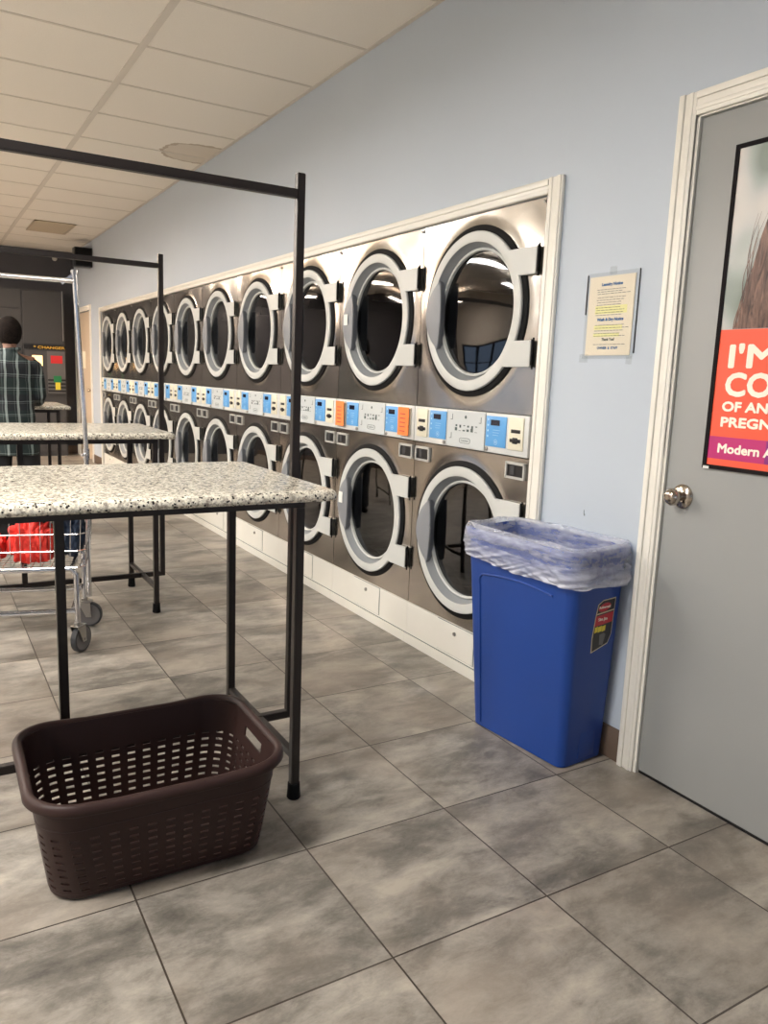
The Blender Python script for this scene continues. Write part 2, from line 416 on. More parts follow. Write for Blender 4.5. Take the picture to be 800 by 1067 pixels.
for a, b in ((XL, -5.8), (-3.9, -3.7), (-1.6, -1.4), (-.2, .12)): wf.box(a, b, YN-.1, YN, .7, 2.3)
struct(wf.build('wall_front', 'wall_warm', smooth=0))
M['night_glass'] = glassy('window_glass', (.9, .93, .95, 1), 1.5)
for i, (a, b) in enumerate(((-5.8, -3.9), (-3.7, -1.6), (-1.4, -.2))):
    f = MB()
    for q in ((a, a+.05, .7, 2.3), (b-.05, b, .7, 2.3), (a, b, .7, .75), (a, b, 2.25, 2.3), (a, b, 1.5, 1.54)):
        f.box(q[0], q[1], YN-.09, YN-.01, q[2], q[3])
    fr = struct(f.build('window_%d' % (i+1), 'trim', smooth=0))
    MB().box(a+.05, b-.05, YN-.055, YN-.05, .75, 2.25).build('pane', 'night_glass', fr, smooth=0)
f = MB()
for a_ in (6.6, 7.42, 8.27, 9.12, 9.95): f.box(XL-.09, XL-.01, a_, a_+.05, .75, 1.75)
f.box(XL-.09, XL-.01, 6.6, 10.0, .75, .80).box(XL-.09, XL-.01, 6.6, 10.0, 1.70, 1.75).box(XL-.09, XL-.01, 6.6, 10.0, 1.20, 1.23)
fr = struct(f.build('window_4', 'poster_black', smooth=0))
MB().box(XL-.055, XL-.05, 6.62, 9.98, .78, 1.72).build('pane', 'night_glass', fr, smooth=0)
# back of the room: dark soffit across the back wall
struct(MB().box(XL, 0, YF-.04, YF, 2.47, ZC-.002).box(XL, 0, YF-.06, YF, 2.45, 2.47).build('trim_5', 'wall_dark', smooth=0))

# ceiling grid: main tees parallel to the dryer wall, cross tees square to it
g = MB()
for x in (-.942, -2.162, -3.382, -4.602, -5.822): g.box(x-.018, x+.018, YN, YF-.05, ZC-.004, ZC+.001)
y = 1.894-.613*9
while y < YF-.05:
    g.box(XL, 0, y-.009, y+.009, ZC-.003, ZC+.001); y += .613
g.box(-.022, 0, YN, YF, ZC-.004, ZC+.001)
struct(g.build('trim_6', 'tbar', smooth=0))

# white frame round the dryer bank
def moulding(x0, y0, y1, z0, z1, vert):
    m = MB(); m.box(-.016, .0, y0, y1, z0, z1, b=.004)
    if vert: m.box(-.021, -.014, y0+.006, y0+.026, z0, z1, b=.003); m.box(-.019, -.014, y1-.02, y1-.002, z0, z1, b=.002)
    else: m.box(-.021, -.014, y0, y1, z1-.026, z1-.006, b=.003); m.box(-.019, -.014, y0, y1, z0+.002, z0+.018, b=.002)
    return m
struct(moulding(0, .438, .508, 0, 1.985, True).build('trim_1', 'trim'))
struct(moulding(0, .508, 8.55, 1.93, 1.985, False).build('trim_2', 'trim'))
struct(moulding(0, 8.55, 8.61, 0, 1.985, True).build('trim_3', 'trim'))
struct(MB().box(-.002, .10, .508, .5265, 0, 1.93).build('trim_4', 'steel_plain', smooth=0))
# baseboards
struct(MB().box(-.008, 0, -.035, .438, 0, .115, b=.003).build('baseboard_right', 'base_brown'))
struct(MB().box(-.008, 0, 8.61, 9.17, 0, .115, b=.003).build('baseboard_right_far', 'base_brown'))
struct(MB().box(XL, -.01, YF-.01, YF, 0, .115, b=.003).build('baseboard_back', 'base_brown'))

# ------------------------------------------------------------------ near door (door_1)
d = MB()
def casing(m, y0, y1, z0, z1, vert, flip=False):
    m.box(-.014, 0, y0, y1, z0, z1, b=.003)
    if vert:
        a, b = (y1-.022, y1-.002) if not flip else (y0+.002, y0+.022)
        m.box(-.020, -.012, a, b, z0, z1, b=.003)
        a, b = (y0+.012, y0+.026) if not flip else (y1-.026, y1-.012)
        m.box(-.0165, -.012, a, b, z0, z1, b=.002)
    else:
        m.box(-.020, -.012, y0, y1, z1-.022, z1-.002, b=.003); m.box(-.0165, -.012, y0, y1, z0+.012, z0+.026, b=.003)
casing(d, -.099, -.037, 0, 2.108, True); casing(d, -1.115, -1.053, 0, 2.108, True, True); casing(d, -1.053, -.099, 2.042, 2.108, False)
d.box(-.004, .1, -.108, -.092, 0, 2.05).box(-.004, .1, -1.06, -1.044, 0, 2.05).box(-.004, .1, -1.06, -.09, 2.038, 2.052)
frame1 = struct(d.build('door_1', 'trim'))
slab = MB().box(.004, .048, -1.041, -.1115, .012, 2.034, b=.002).build('door_slab', 'doorgrey', frame1)
MB().box(.008, .044, -1.041, -.1115, .001, .0118).build('door_sweep', 'black', frame1, smooth=0)  # black strip for the shaded gap under the door, stops stray light
kb = MB().lathe([(0, -.068), (.012, -.068), (.022, -.062), (.0265, -.052), (.0262, -.044), (.019, -.034), (.0125, -.026), (.0135, -.014), (.030, -.011), (.037, -.005), (.037, 0)], (.004, -.176, .94), 'X', 32)
kb.lathe([(0, -.071), (.008, -.071), (.009, -.068)], (.004, -.176, .94), 'X', 16)
tag(kb.build('door_knob', 'nickel', frame1), 'satin nickel round knob')

# poster on the door
PX = .003
pr = empty('poster', (PX, -.54, 1.036))
tag(pr, 'tall framed poster on the grey door, photo above and orange-red lettering below', 'poster')
def P_(m, name, mat, lab=None):
    o = m.build(name, mat, pr, smooth=0); o.location = (-PX, .54, -1.036)
    if lab: o['label'] = lab
    return o
pf = MB()
y0, y1, z0, z1 = -.845, -.238, 1.036, 1.933
pf.box(-.004, PX, y1-.013, y1, z0, z1).box(-.004, PX, y0, y0+.013, z0, z1).box(-.004, PX, y0+.013, y1-.013, z0, z0+.012).box(-.004, PX, y0+.013, y1-.013, z1-.012, z1)
P_(pf, 'poster_frame', 'poster_black')
P_(MB().box(-.001, PX, y0+.013, y1-.013, 1.433, z1-.012), 'photo_print', 'photo')
P_(MB().box(-.001, PX, y0+.013, y1-.013, z0+.012, 1.433), 'colour_field', 'poster_red')
pm = MB().box(-.0015, -.001, -.432, y1-.013, 1.067, 1.131).box(-.0015, -.001, y0+.013, -.432, 1.067, 1.131, mi=1)
P_(pm, 'colour_band', ['poster_mag', 'poster_purple'])
# printed hair: flat wavy locks on the photo
hm = MB()
def ribbon(m, pts, ws, x):
    vs = []; n = len(pts)
    for (yy, zz), wd in zip(pts, ws): vs += [(x, yy+wd/2, zz), (x, yy-wd/2, zz)]
    m.add(vs, [(2*i, 2*i+1, 2*i+3, 2*i+2) for i in range(n-1)])
edge = [(-.300, 1.434), (-.312, 1.50), (-.322, 1.56), (-.333, 1.62), (-.345, 1.68), (-.362, 1.735), (-.38, 1.80), (-.42, 1.86), (-.48, 1.885), (-.55, 1.895), (-.62, 1.885), (-.68, 1.86), (-.72, 1.80), (-.745, 1.73), (-.76, 1.65), (-.775, 1.56), (-.79, 1.50)]
body = [(-.60, 1.434)]
vs = [(-.0012, yy, zz) for yy, zz in edge]+[(-.0012, -.80, 1.434)]
hm.add(vs, [tuple(range(len(vs)))])
for k in range(90):
    yb = -.296-random.random()*.14; a = random.uniform(.003, .008); ph = random.random()*6; sl = random.uniform(.02, .1)
    pts = []; ws = []
    for i in range(14):
        t = i/13; zz = 1.434+t*(.26+.05*sin(k)); yy = yb-sl*t**1.3+a*sin(ph+t*9)
        pts.append((yy, min(zz, 1.9))); ws.append((.004 if k % 3 else .0012)*(1-.85*t))
    ribbon(hm, pts, ws, -.0013-.00001*k)
o = P_(hm, 'hair_print', 'hairprint')
def ptext(s, yl, zb, h, bold, w=None, mat='ink_white'):
    o = text_mesh('lettering', s, .05, mat, (-.0018+0, yl, zb), None, bold=bold, depth=.0002, fit=(w, h)); o.parent = pr; o.location = (-.0018-PX, yl+.54, zb-1.036)
ptext("I'M", -.290, 1.329, .062, .0034, .140)
ptext("CO", -.288, 1.249, .062, .0034, .140)
ptext("OF AN", -.284, 1.205, .026, .0017, .140)
ptext("PREGN", -.285, 1.161, .026, .0017, .155)
ptext("Modern A", -.284, 1.086, .025, .0013, .172)
P_(MB().box(-.006, -.0035, -.262, -.243, 1.035, 1.043), 'tape', 'white_paper')

# ------------------------------------------------------------------ far door on the same wall (door_2)
d = MB(); casing(d, 9.17, 9.24, 0, 2.06, True, True); casing(d, 10.29, 10.35, 0, 2.06, True); casing(d, 9.24, 10.29, 1.995, 2.06, False)
d.box(0, .1, 9.235, 9.245, 0, 2).box(0, .1, 10.29, 10.30, 0, 2)
f2 = struct(d.build('door_2', 'trim'))
MB().box(.02, .06, 9.247, 10.288, .01, 1.993, b=.002).build('door_slab', 'door_beige', f2)
MB().lathe([(0, -.06), (.02, -.056), (.025, -.045), (.012, -.03), (.012, -.01), (.03, 0)], (.02, 9.33, .95), 'X', 20).build('door_knob', 'nickel', f2)
tag(MB().box(.015, .02, 9.76, 10.02, 1.24, 1.47).build('paper_notice', 'paper', smooth=0), 'blank cream sheet taped to the beige far door', 'notice')

# ------------------------------------------------------------------ dryers
def ring_panel(z0, z1, zc, R):
    """stainless sheet with a hole for the door and a soft pressed swell round it"""
    m = MB(); na = 96; rings = [R-.04, R-.01, R+.012, R+.03, R+.05]
    hw = .3975
    def h(r):
        t = (r-(R-.01))/.062
        return -.0065*(1-min(1, max(0, t))**1.0)*(.5+.5*cos(pi*min(1, max(0, t))))
    vs = []; fs = []
    for r in rings:
        for k in range(na):
            t = 2*pi*k/na; yy = r*cos(t); zz = zc+r*sin(t)
            yy = max(-hw, min(hw, yy)); zz = max(z0, min(z1, zz))
            vs.append((h(r), yy, zz))
    for k in range(na):       # outer rectangle ring
        t = 2*pi*k/na; c_, s_ = cos(t), sin(t)
        q = min(hw/max(abs(c_), 1e-6), ((z1-zc) if s_ > 0 else (zc-z0))/max(abs(s_), 1e-6))
        vs.append((0, q*c_, zc+q*s_))
    NR = len(rings)+1
    for i in range(NR-1):
        for k in range(na): fs.append((i*na+k, i*na+(k+1) % na, (i+1)*na+(k+1) % na, (i+1)*na+k))
    m.add(vs, fs)
    # corners
    o = (NR-1)*na
    for sy, sz in ((1, 1), (-1, 1), (-1, -1), (1, -1)):
        ct = Vector((0, sy*hw, z1 if sz > 0 else z0)); ang = math.atan2(ct.z-zc, ct.y) % (2*pi)
        k0 = int(ang/(2*pi)*na) % na; k1 = (k0+1) % na
        a, b = vs[o+k0], vs[o+k1]
        m.add([a, b, ct[:]], [(0, 1, 2)])
    # folded-back edges
    for (ya, yb, za, zb) in ((-hw, -hw+.002, z0, z1), (hw-.002, hw, z0, z1)): m.box(.0005, .03, ya, yb, za, zb)
    for (za, zb) in ((z0, z0+.002), (z1-.002, z1)): m.box(.0005, .03, -hw, hw, za, zb)
    return m
ZU, ZL, R = 1.540, .584, .335
def door_parts(root, zc):
    g_ = MB().lathe([(.300, .012), (.300, -.012), (R+.003, -.012), (R+.008, -.009), (R+.008, .012)], (0, 0, zc), 'X', 96, closed=True).build('gasket', 'rubber', root)
    m = MB()
    m.lathe([(.317, -.004), (.319, -.019), (.316, -.023), (.282, -.025), (.277, -.023)], (0, 0, zc), 'X', 96, mi=0)
    m.lathe([(.277, -.023), (.268, .004), (.258, .018)], (0, 0, zc), 'X', 96, mi=1)
    m.lathe([(.258, .018), (.257, .009), (.251, .007), (.2465, .010), (.2465, .024)], (0, 0, zc), 'X', 96, mi=0)
    # hinge lugs grow out of the ring on the near side
    d_ = m.build('door', ['ring', 'ring_in'], root)
    gl = MB()
    gl.lathe([(0, .019), (.12, .0193), (.22, .0205), (.2475, .022)], (0, 0, zc), 'X', 64)
    gl.build('door_glass', 'glass', d_)
    for s in (1, -1):
        za, zb = zc+s*.120, zc+s*.218
        if za > zb: za, zb = zb, za
        hg = MB()
        # plate: outer edge straight, inner edge follows the ring
        zs = [za+(zb-za)*i/6 for i in range(7)]
        vs = []; 
        for z in zs:
            yin = -math.sqrt(max(.0, .300**2-(z-zc)**2))
            vs += [(-.0245, yin, z), (-.0225, -.388, z), (-.004, yin, z), (-.004, -.388, z)]
        fs = []
        for i in range(6):
            a = 4*i; b = a+4
            fs += [(a, a+1, b+1, b), (a+2, b+2, b+3, a+3), (a+1, a+3, b+3, b+1), (a, b, b+2, a+2)]
        fs += [(0, 2, 3, 1), (24, 25, 27, 26)]
        hg.add(vs, fs)
        hg.build('hinge', 'ring', d_, bevel=.002)
        MB().box(-.0215, -.012, -.3965, -.3885, za+.006, zb+.004, b=.001).tube([(-.013, -.393, za-.008), (-.013, -.393, zb+.010)], .0035, 8).build('hinge_pin', 'rubber', d_)
    # handle: tapered lens-shaped grip on the far side
    hm = MB(); vs = []; fs = []; n = 28
    for i in range(n+1):
        t = 2*i/n-1; z = zc+.142*t; q = 1-t*t
        yo = .222+.096*q**.85+.001; yi = .222-.012*q
        for (x, yy) in ((-.026, yi), (-.030-.006*q, (yi+yo)/2), (-.027, yo), (-.018, yo), (-.018, yi)):
            vs.append((x, yy, z))
    for i in range(n):
        for k in range(5): fs.append((i*5+k, i*5+(k+1) % 5, (i+1)*5+(k+1) % 5, (i+1)*5+k))
    fs += [tuple(range(5)), tuple(n*5+k for k in range(5))[::-1]]
    hm.add(vs, fs)
    # side wall of the grip, reaching back into the bowl
    vs = []; fs = []
    for i in range(n+1):
        t = 2*i/n-1; z = zc+.142*t; q = 1-t*t
        vs += [(-.018, .224-.012*q, z), (.012, .236-.008*q, z)]
    for i in range(n): fs.append((2*i, 2*i+1, 2*i+3, 2*i+2))
    hm.add(vs, fs)
    hm.build('handle', 'handle_grey', d_, smooth=40)
    dm = MB().lathe([(.262, .035), (.262, .10), (.33, .11), (.33, .62), (.10, .66), (0, .66)], (0, 0, zc), 'X', 48)
    for k in range(4):
        t = k*pi/2+.5
        dm.bar((.12, .32*cos(t), zc+.32*sin(t)), (.6, .32*cos(t), zc+.32*sin(t)), .05)
    dm.build('drum', 'drum', root)
    return d_
UY0 = .5278
def make_dryer():
    r = empty('stacked_dryer', (0, UY0+.4, 0))
    cb = MB()
    cb.box(.03, .75, -.398, -.392, .02, 1.925).box(.03, .75, .392, .398, .02, 1.925).box(.745, .75, -.392, .392, .02, 1.925)
    cb.box(.03, .745, -.392, .392, 1.919, 1.925).box(.03, .745, -.392, .392, .02, .026).box(.03, .745, -.392, .392, 1.05, 1.056)
    cb.build('cabinet', 'steel_plain', r, smooth=0)
    ring_panel(1.1425, 1.9275, ZU, R).build('upper_panel', 'steel', r, recalc=False)
    ring_panel(.2025, .9755, ZL, R).build('lower_panel', 'steel', r, recalc=False)
    for o in r.children:
        if o.name.startswith(('upper_panel', 'lower_panel')):
            bm = bmesh.new(); bm.from_mesh(o.data); bmesh.ops.recalc_face_normals(bm, faces=bm.faces)
            bm.to_mesh(o.data); bm.free()
    # little fixing clip at the head of the seam
    MB().box(-.006, .0, -.399, -.389, 1.905, 1.917, b=.002).lathe([(0, -.010), (.004, -.009), (.005, -.005)], (0, -.394, 1.911), 'X', 12).build('fixing_clip', 'steel_plain', r)
    # control strip
    cp = MB().box(-.010, .03, -.3975, .3975, .9805, 1.1395, b=.003)
    cpo = cp.build('control_panel', 'ctl_w', r)
    for q in (-.1355, .1335): MB().box(-.0108, -.0098, q, q+.002, .982, 1.138).build('panel_joint', 'ink', cpo, smooth=0)
    mk = MB().box(-.0125, -.009, -.132, .132, .984, 1.136, b=.001); n_plate = len(mk.f)
    for k in range(6): mk.box(-.0132, -.0125, -.082+.028*k, -.082+.028*k+.016, 1.052, 1.054+.004*((k*3) % 4)).box(-.0132, -.0125, -.082+.028*k, -.082+.028*k+.012, 1.074-.004*((k*2) % 3), 1.078)
    mk.lathe([(0, -.0132), (.007, -.0132), (.007, -.0125)], (0, 0, 1.112), 'X', 16)
    for (yy, zz) in ((.10, 1.11), (-.10, 1.105), (.104, 1.03)):
        mk.box(-.0132, -.0125, yy-.007, yy-.004, zz-.012, zz+.012).box(-.0132, -.0125, yy-.007, yy+.008, zz-.013, zz-.011)
    mk.mi = [0]*n_plate+[1]*(len(mk.f)-n_plate); mk.build('instruction_plate', ['ctl', 'ink'], cpo, smooth=0)
    ov = MB(); pts = [(-.013, yy, 1.013+zz) for yy, zz in rrect(.037, .0105, .010, 5)]
    ov.tube(pts, .0009, 6, closed=True); ov.build('badge_outline', 'ink', cpo)
    tx = text_mesh('badge_lettering', 'Loadstar', .014, 'ink', (-.013, .026, 1.0095), cpo, depth=.0002, fit=(.052, .008))
    for s in (1, -1):
        b0, b1 = sorted((s*.141, s*.268))
        kp = MB().box(-.0135, -.009, b0, b1, 1.006, 1.128, b=.001).build('keypad', 'blue', cpo)
        yc = (b0+b1)/2+.005
        MB().box(-.0145, -.0125, yc-.028, yc+.028, 1.091, 1.113).build('display_window', 'display', cpo, smooth=0)
        pk = MB()
        for k in range(4): pk.lathe([(0, -.0142), (.0045, -.0142), (.0045, -.0135)], (0, b1-.014, 1.113-.022*k), 'X', 12)
        for k in range(3): pk.box(-.0142, -.0135, yc-.03+.004*k, yc+.012, 1.072-.010*k, 1.0735-.010*k)
        pk.lathe([(.009, -.0142), (.011, -.0142), (.011, -.0135)], (0, yc-.008, 1.026), 'X', 16); pk.lathe([(0, -.0142), (.004, -.0142)], (0, yc-.008, 1.026), 'X', 12)
        pk.build('keypad_marks', 'ink_pale', cpo, smooth=0)
        MB().lathe([(0, -.018), (.006, -.018), (.008, -.0165), (.008, -.010)], (0, s*.15, .994), 'X', 16).build('key_lock', 'steel_plain', cpo)
        c0, c1 = sorted((s*.286, s*.372))
        pl = MB().box(-.0155, -.009, c0, c1, 1.004, 1.130, b=.002).build('coin_plate', 'cream', cpo)
        sl = MB()
        ym = (c0+c1)/2
        sl.box(-.017, -.015, ym-.027, ym+.027, 1.070, 1.084, b=.001).box(-.018, -.015, ym-.031, ym+.031, 1.034, 1.048, b=.002).box(-.020, -.015, ym-.014, ym+.014, 1.029, 1.053, b=.002)
        sl.build('coin_slot', 'black', cpo)
        q0, q1 = sorted((s*.270, s*.386))
        wb = MB(); zz0, zz1 = .892, .957
        wb.box(-.009, .0, q0, q1, zz1-.009, zz1).box(-.009, .0, q0, q1, zz0, zz0+.009).box(-.009, .0, q0, q0+.009, zz0, zz1).box(-.009, .0, q1-.009, q1, zz0, zz1)
        wo = wb.build('coin_box_frame', 'bright_frame', r, smooth=0)
        MB().box(-.003, -.0005, q0+.009, q1-.009, zz0+.009, zz1-.009).build('coin_box_face', 'black', wo, smooth=0)
        MB().box(-.0045, -.003, (q0+q1)/2+.006, (q0+q1)/2+.030, zz0+.016, zz1-.014).build('coin_box_latch', 'tyre', wo, smooth=0)
    u = door_parts(r, ZU); l = door_parts(r, ZL)
    # white plinth with access hatch
    pb = MB()
    pb.box(-.004, .02, -.399, .399, .045, .2000).box(-.014, .02, -.3985, .3985, 0, .043)
    po = pb.build('plinth', 'kick', r, smooth=0)
    MB().box(-.0046, -.0038, -.1375, .1375, .0555, .1985).build('panel_joint', 'ink', po, smooth=0); MB().box(-.0046, -.0038, -.3985, .3985, .0432, .0468).build('panel_joint', 'ink', po, smooth=0)
    MB().box(-.0075, -.0035, -.135, .135, .058, .196).build('access_panel', 'kick', po, smooth=0)
    MB().lathe([(0, -.016), (.007, -.016), (.009, -.013), (.009, -.007)], (0, .0, .160), 'X', 16).build('latch', 'steel_plain', po)
    return r
proto = make_dryer()
labs = ['stainless stacked dryer at the near end of the row, nearest the blue bin',
        'stacked dryer with two orange stickers on its control strip',
        'stacked dryer just left of the orange-stickered one, crossed by the near rack post',
        'fourth stacked dryer from the blue bin, just left of the near rack post',
        'fifth stacked dryer from the blue bin, in clear view between the two rack posts',
        'sixth stacked dryer from the blue bin, first to the right of the second rack upright',
        'seventh stacked dryer, partly hidden by the upright of the second rack',
        'third stacked dryer from the far end of the row',
        'second stacked dryer from the far end of the row',
        'last stacked dryer at the far end beside the white trim']
dry = []
for i in range(10):
    o = proto if i == 0 else copy_tree(proto)
    o.location = (0, UY0+.4+.8*i, 0)
    tag(o, labs[i], 'dryer', 'stacked tumble dryers along the wall'); dry.append(o)
# what singles the second dryer out
d2 = dry[1]; cp2 = [c for c in d2.children if c.name.startswith('control_panel')][0]
for s in (1, -1):
    c0, c1 = sorted((s*.278, s*.374))
    st = MB().box(-.0262, -.0256, c0, c1, .998, 1.130).build('orange_sticker', 'orange', cp2, smooth=0)
    ln = MB()
    for k in range(5): ln.box(-.0268, -.0262, c0+.03, c1-.02, 1.016+.02*k, 1.020+.02*k)
    ln.mi = [0]*len(ln.f); ln.build('sticker_print', 'sticker_red', cp2, smooth=0)
def handle_sticker(dr, which, zc, dz, h):
    dd = [c for c in dr.children if c.name.startswith('door')][which]
    MB().box(-.0368, -.0358, .246, .288, zc+dz-h/2, zc+dz+h/2).build('white_sticker', 'white_paper', dd, smooth=0)
handle_sticker(d2, 0, ZU, .015, .055); handle_sticker(d2, 1, ZL, .03, .06)

# ------------------------------------------------------------------ notice on the wall
nr = empty('wall_notice', (0, .18, 1.36))
tag(nr, 'cream printed notice in a clear sleeve on the blue wall', 'notice')
def N_(m, name, mat, lab=None):
    o = m.build(name, mat, nr, smooth=0); o.location = (0, -.18, -1.36); return o
nl, nrr = .284, .068
N_(MB().box(-.003, 0, nrr+.012, nl-.006, 1.364, 1.622), 'paper_sheet', 'paper')
N_(MB().box(-.0045, -.004, nrr-.004, nl+.004, 1.352, 1.634), 'plastic_sleeve', 'sleeve')
N_(MB().box(-.005, 0, nrr-.0055, nrr-.004, 1.37, 1.634).box(-.005, 0, nl+.004, nl+.0055, 1.50, 1.630), 'sleeve_edge', 'black')
def ntext(s, yl, zb, h, wd, mat, bold=.0004):
    o = text_mesh('lettering', s, .02, mat, (-.0035, yl-.18, zb-1.36), nr, bold=bold, depth=.0001, fit=(wd, h))
ntext('Laundry Notice', .222, 1.588, .012, .09, 'ink_blue', .0008)
ntext('Wash & Dry Notice', .232, 1.474, .012, .115, 'ink_blue', .0008)
ntext('Thank You!', .205, 1.412, .009, .055, 'ink')
ntext('OWNER  &  STAFF', .222, 1.384, .008, .09, 'ink_blue')
hl = MB().box(-.0033, -.003, .105, .245, 1.500, 1.526).box(-.0033, -.003, .12, .245, 1.448, 1.462).box(-.0033, -.003, .13, .245, 1.425, 1.437)
N_(hl, 'highlighter_mark', 'hilite')
ln = MB()
rr = random.Random(3)
for z in [1.578, 1.571, 1.564, 1.552, 1.544, 1.536, 1.528, 1.519, 1.511, 1.503, 1.495, 1.462, 1.453, 1.444, 1.435, 1.427, 1.399]:
    y = .243-rr.random()*.006; ye = .10+rr.random()*.05
    while y > ye:
        wl = rr.uniform(.006, .018); ln.box(-.0036, -.0034, max(ye-.01, y-wl), y, z, z+.0016); y -= wl+.003
N_(ln, 'text_lines', 'ink')
N_(MB().box(-.0052, -.0045, .262, .300, 1.340, 1.368).box(-.0052, -.0045, .066, .090, 1.335, 1.362).box(-.0052, -.0045, .16, .19, 1.625, 1.65), 'tape', 'sleeve')
tag(MB().box(-.001, 0, .2215, .2235, .818, .832).box(-.001, 0, .218, .222, .812, .819).build('wall_scuff', 'ink', smooth=0), 'tiny dark scuff on the wall above the bin', 'mark')

# ------------------------------------------------------------------ folding tables with hanging racks
def make_table():
    r = empty('folding_table', (0, 0, 0))      # local origin: under the near right leg
    L = 1.22                                    # leg to leg
    t = MB(); bm = bmesh.new()
    a, b = .703, .3825; pts = rrect(a, b, .035, 5)
    for z, ins in ((.917, .006), (.920, .0015), (.926, 0), (.935, .001), (.943, .006), (.946, .013)):
        for (x, y) in pts:
            t.v.append((x*(a-ins)/a-.612, y*(b-ins)/b+.28+.02, z))
    n = len(pts)
    for i in range(5):
        for k in range(n): t.f.append((i*n+k, i*n+(k+1) % n, (i+1)*n+(k+1) % n, (i+1)*n+k)); t.mi.append(0)
    t.f.append(tuple(range(n))[::-1]); t.mi.append(0); t.f.append(tuple(5*n+k for k in range(n))); t.mi.append(0)
    t.build('stone_top', 'granite', r, smooth=50)
    f = MB(); w_ = .026
    for y in (0, .56): f.bar((.013, y, .9035), (-L-.013, y, .9035), w_)
    for x in (0, -L, -.61): f.bar((x, 0, .9035), (x, .56, .9035), w_)
    f.build('top_frame', 'frame', r, bevel=.002, smooth=30)
    for x in (0, -L):
        for y in (0, .56):
            lg = MB().bar((x, y, .02), (x, y, .892), .0255).build('leg', 'frame', r, bevel=.002, smooth=30)
            MB().lathe([(0, 0), (.019, 0), (.021, .004), (.019, .030), (.0185, .048), (.014, .050)], (x, y, 0), 'Z', 20).build('rubber_foot', 'rubber', lg)
        MB().bar((x, .0125, .135), (x, .5475, .135), .022).build('end_stretcher', 'frame', r, bevel=.002, smooth=30)
    # hanging rack: two tall posts, low rail, top rail and centre support
    yc = .285
    rk = MB()
    for x in (.112, -L-.112): rk.bar((x-.004, yc, .1225), (x, yc, 1.857), .0255)
    rk.bar((.10, yc, .135), (-L-.10, yc, .135), .0255); rk.bar((.10, yc, 1.797), (-L-.10, yc, 1.797), .0255)
    rk.build('hanging_rack', 'frame', r, bevel=.002, smooth=30)
    MB().bar((-.598, yc, .147), (-.598, yc, .892), .0255).build('centre_support', 'frame', r, bevel=.002, smooth=30)
    return r
tb = make_table(); tb.location = (-1.075, .26, 0)
tag(tb, 'nearest granite-topped folding table with black rack, behind the brown basket', 'table', 'granite folding tables')
t2 = copy_tree(tb); t2.location = (-.968, 2.262, 0)
tag(t2, 'second granite-topped table, just beyond the nearest one, with its own rack', 'table', 'granite folding tables')
t3 = copy_tree(tb); t3.location = (-1.035, 4.98, 0)
for c in list(t3.children):
    if c.name.startswith('hanging_rack'): bpy.data.objects.remove(c)
tag(t3, 'small-looking farthest granite table, beside the person, with no rack', 'table', 'granite folding tables')

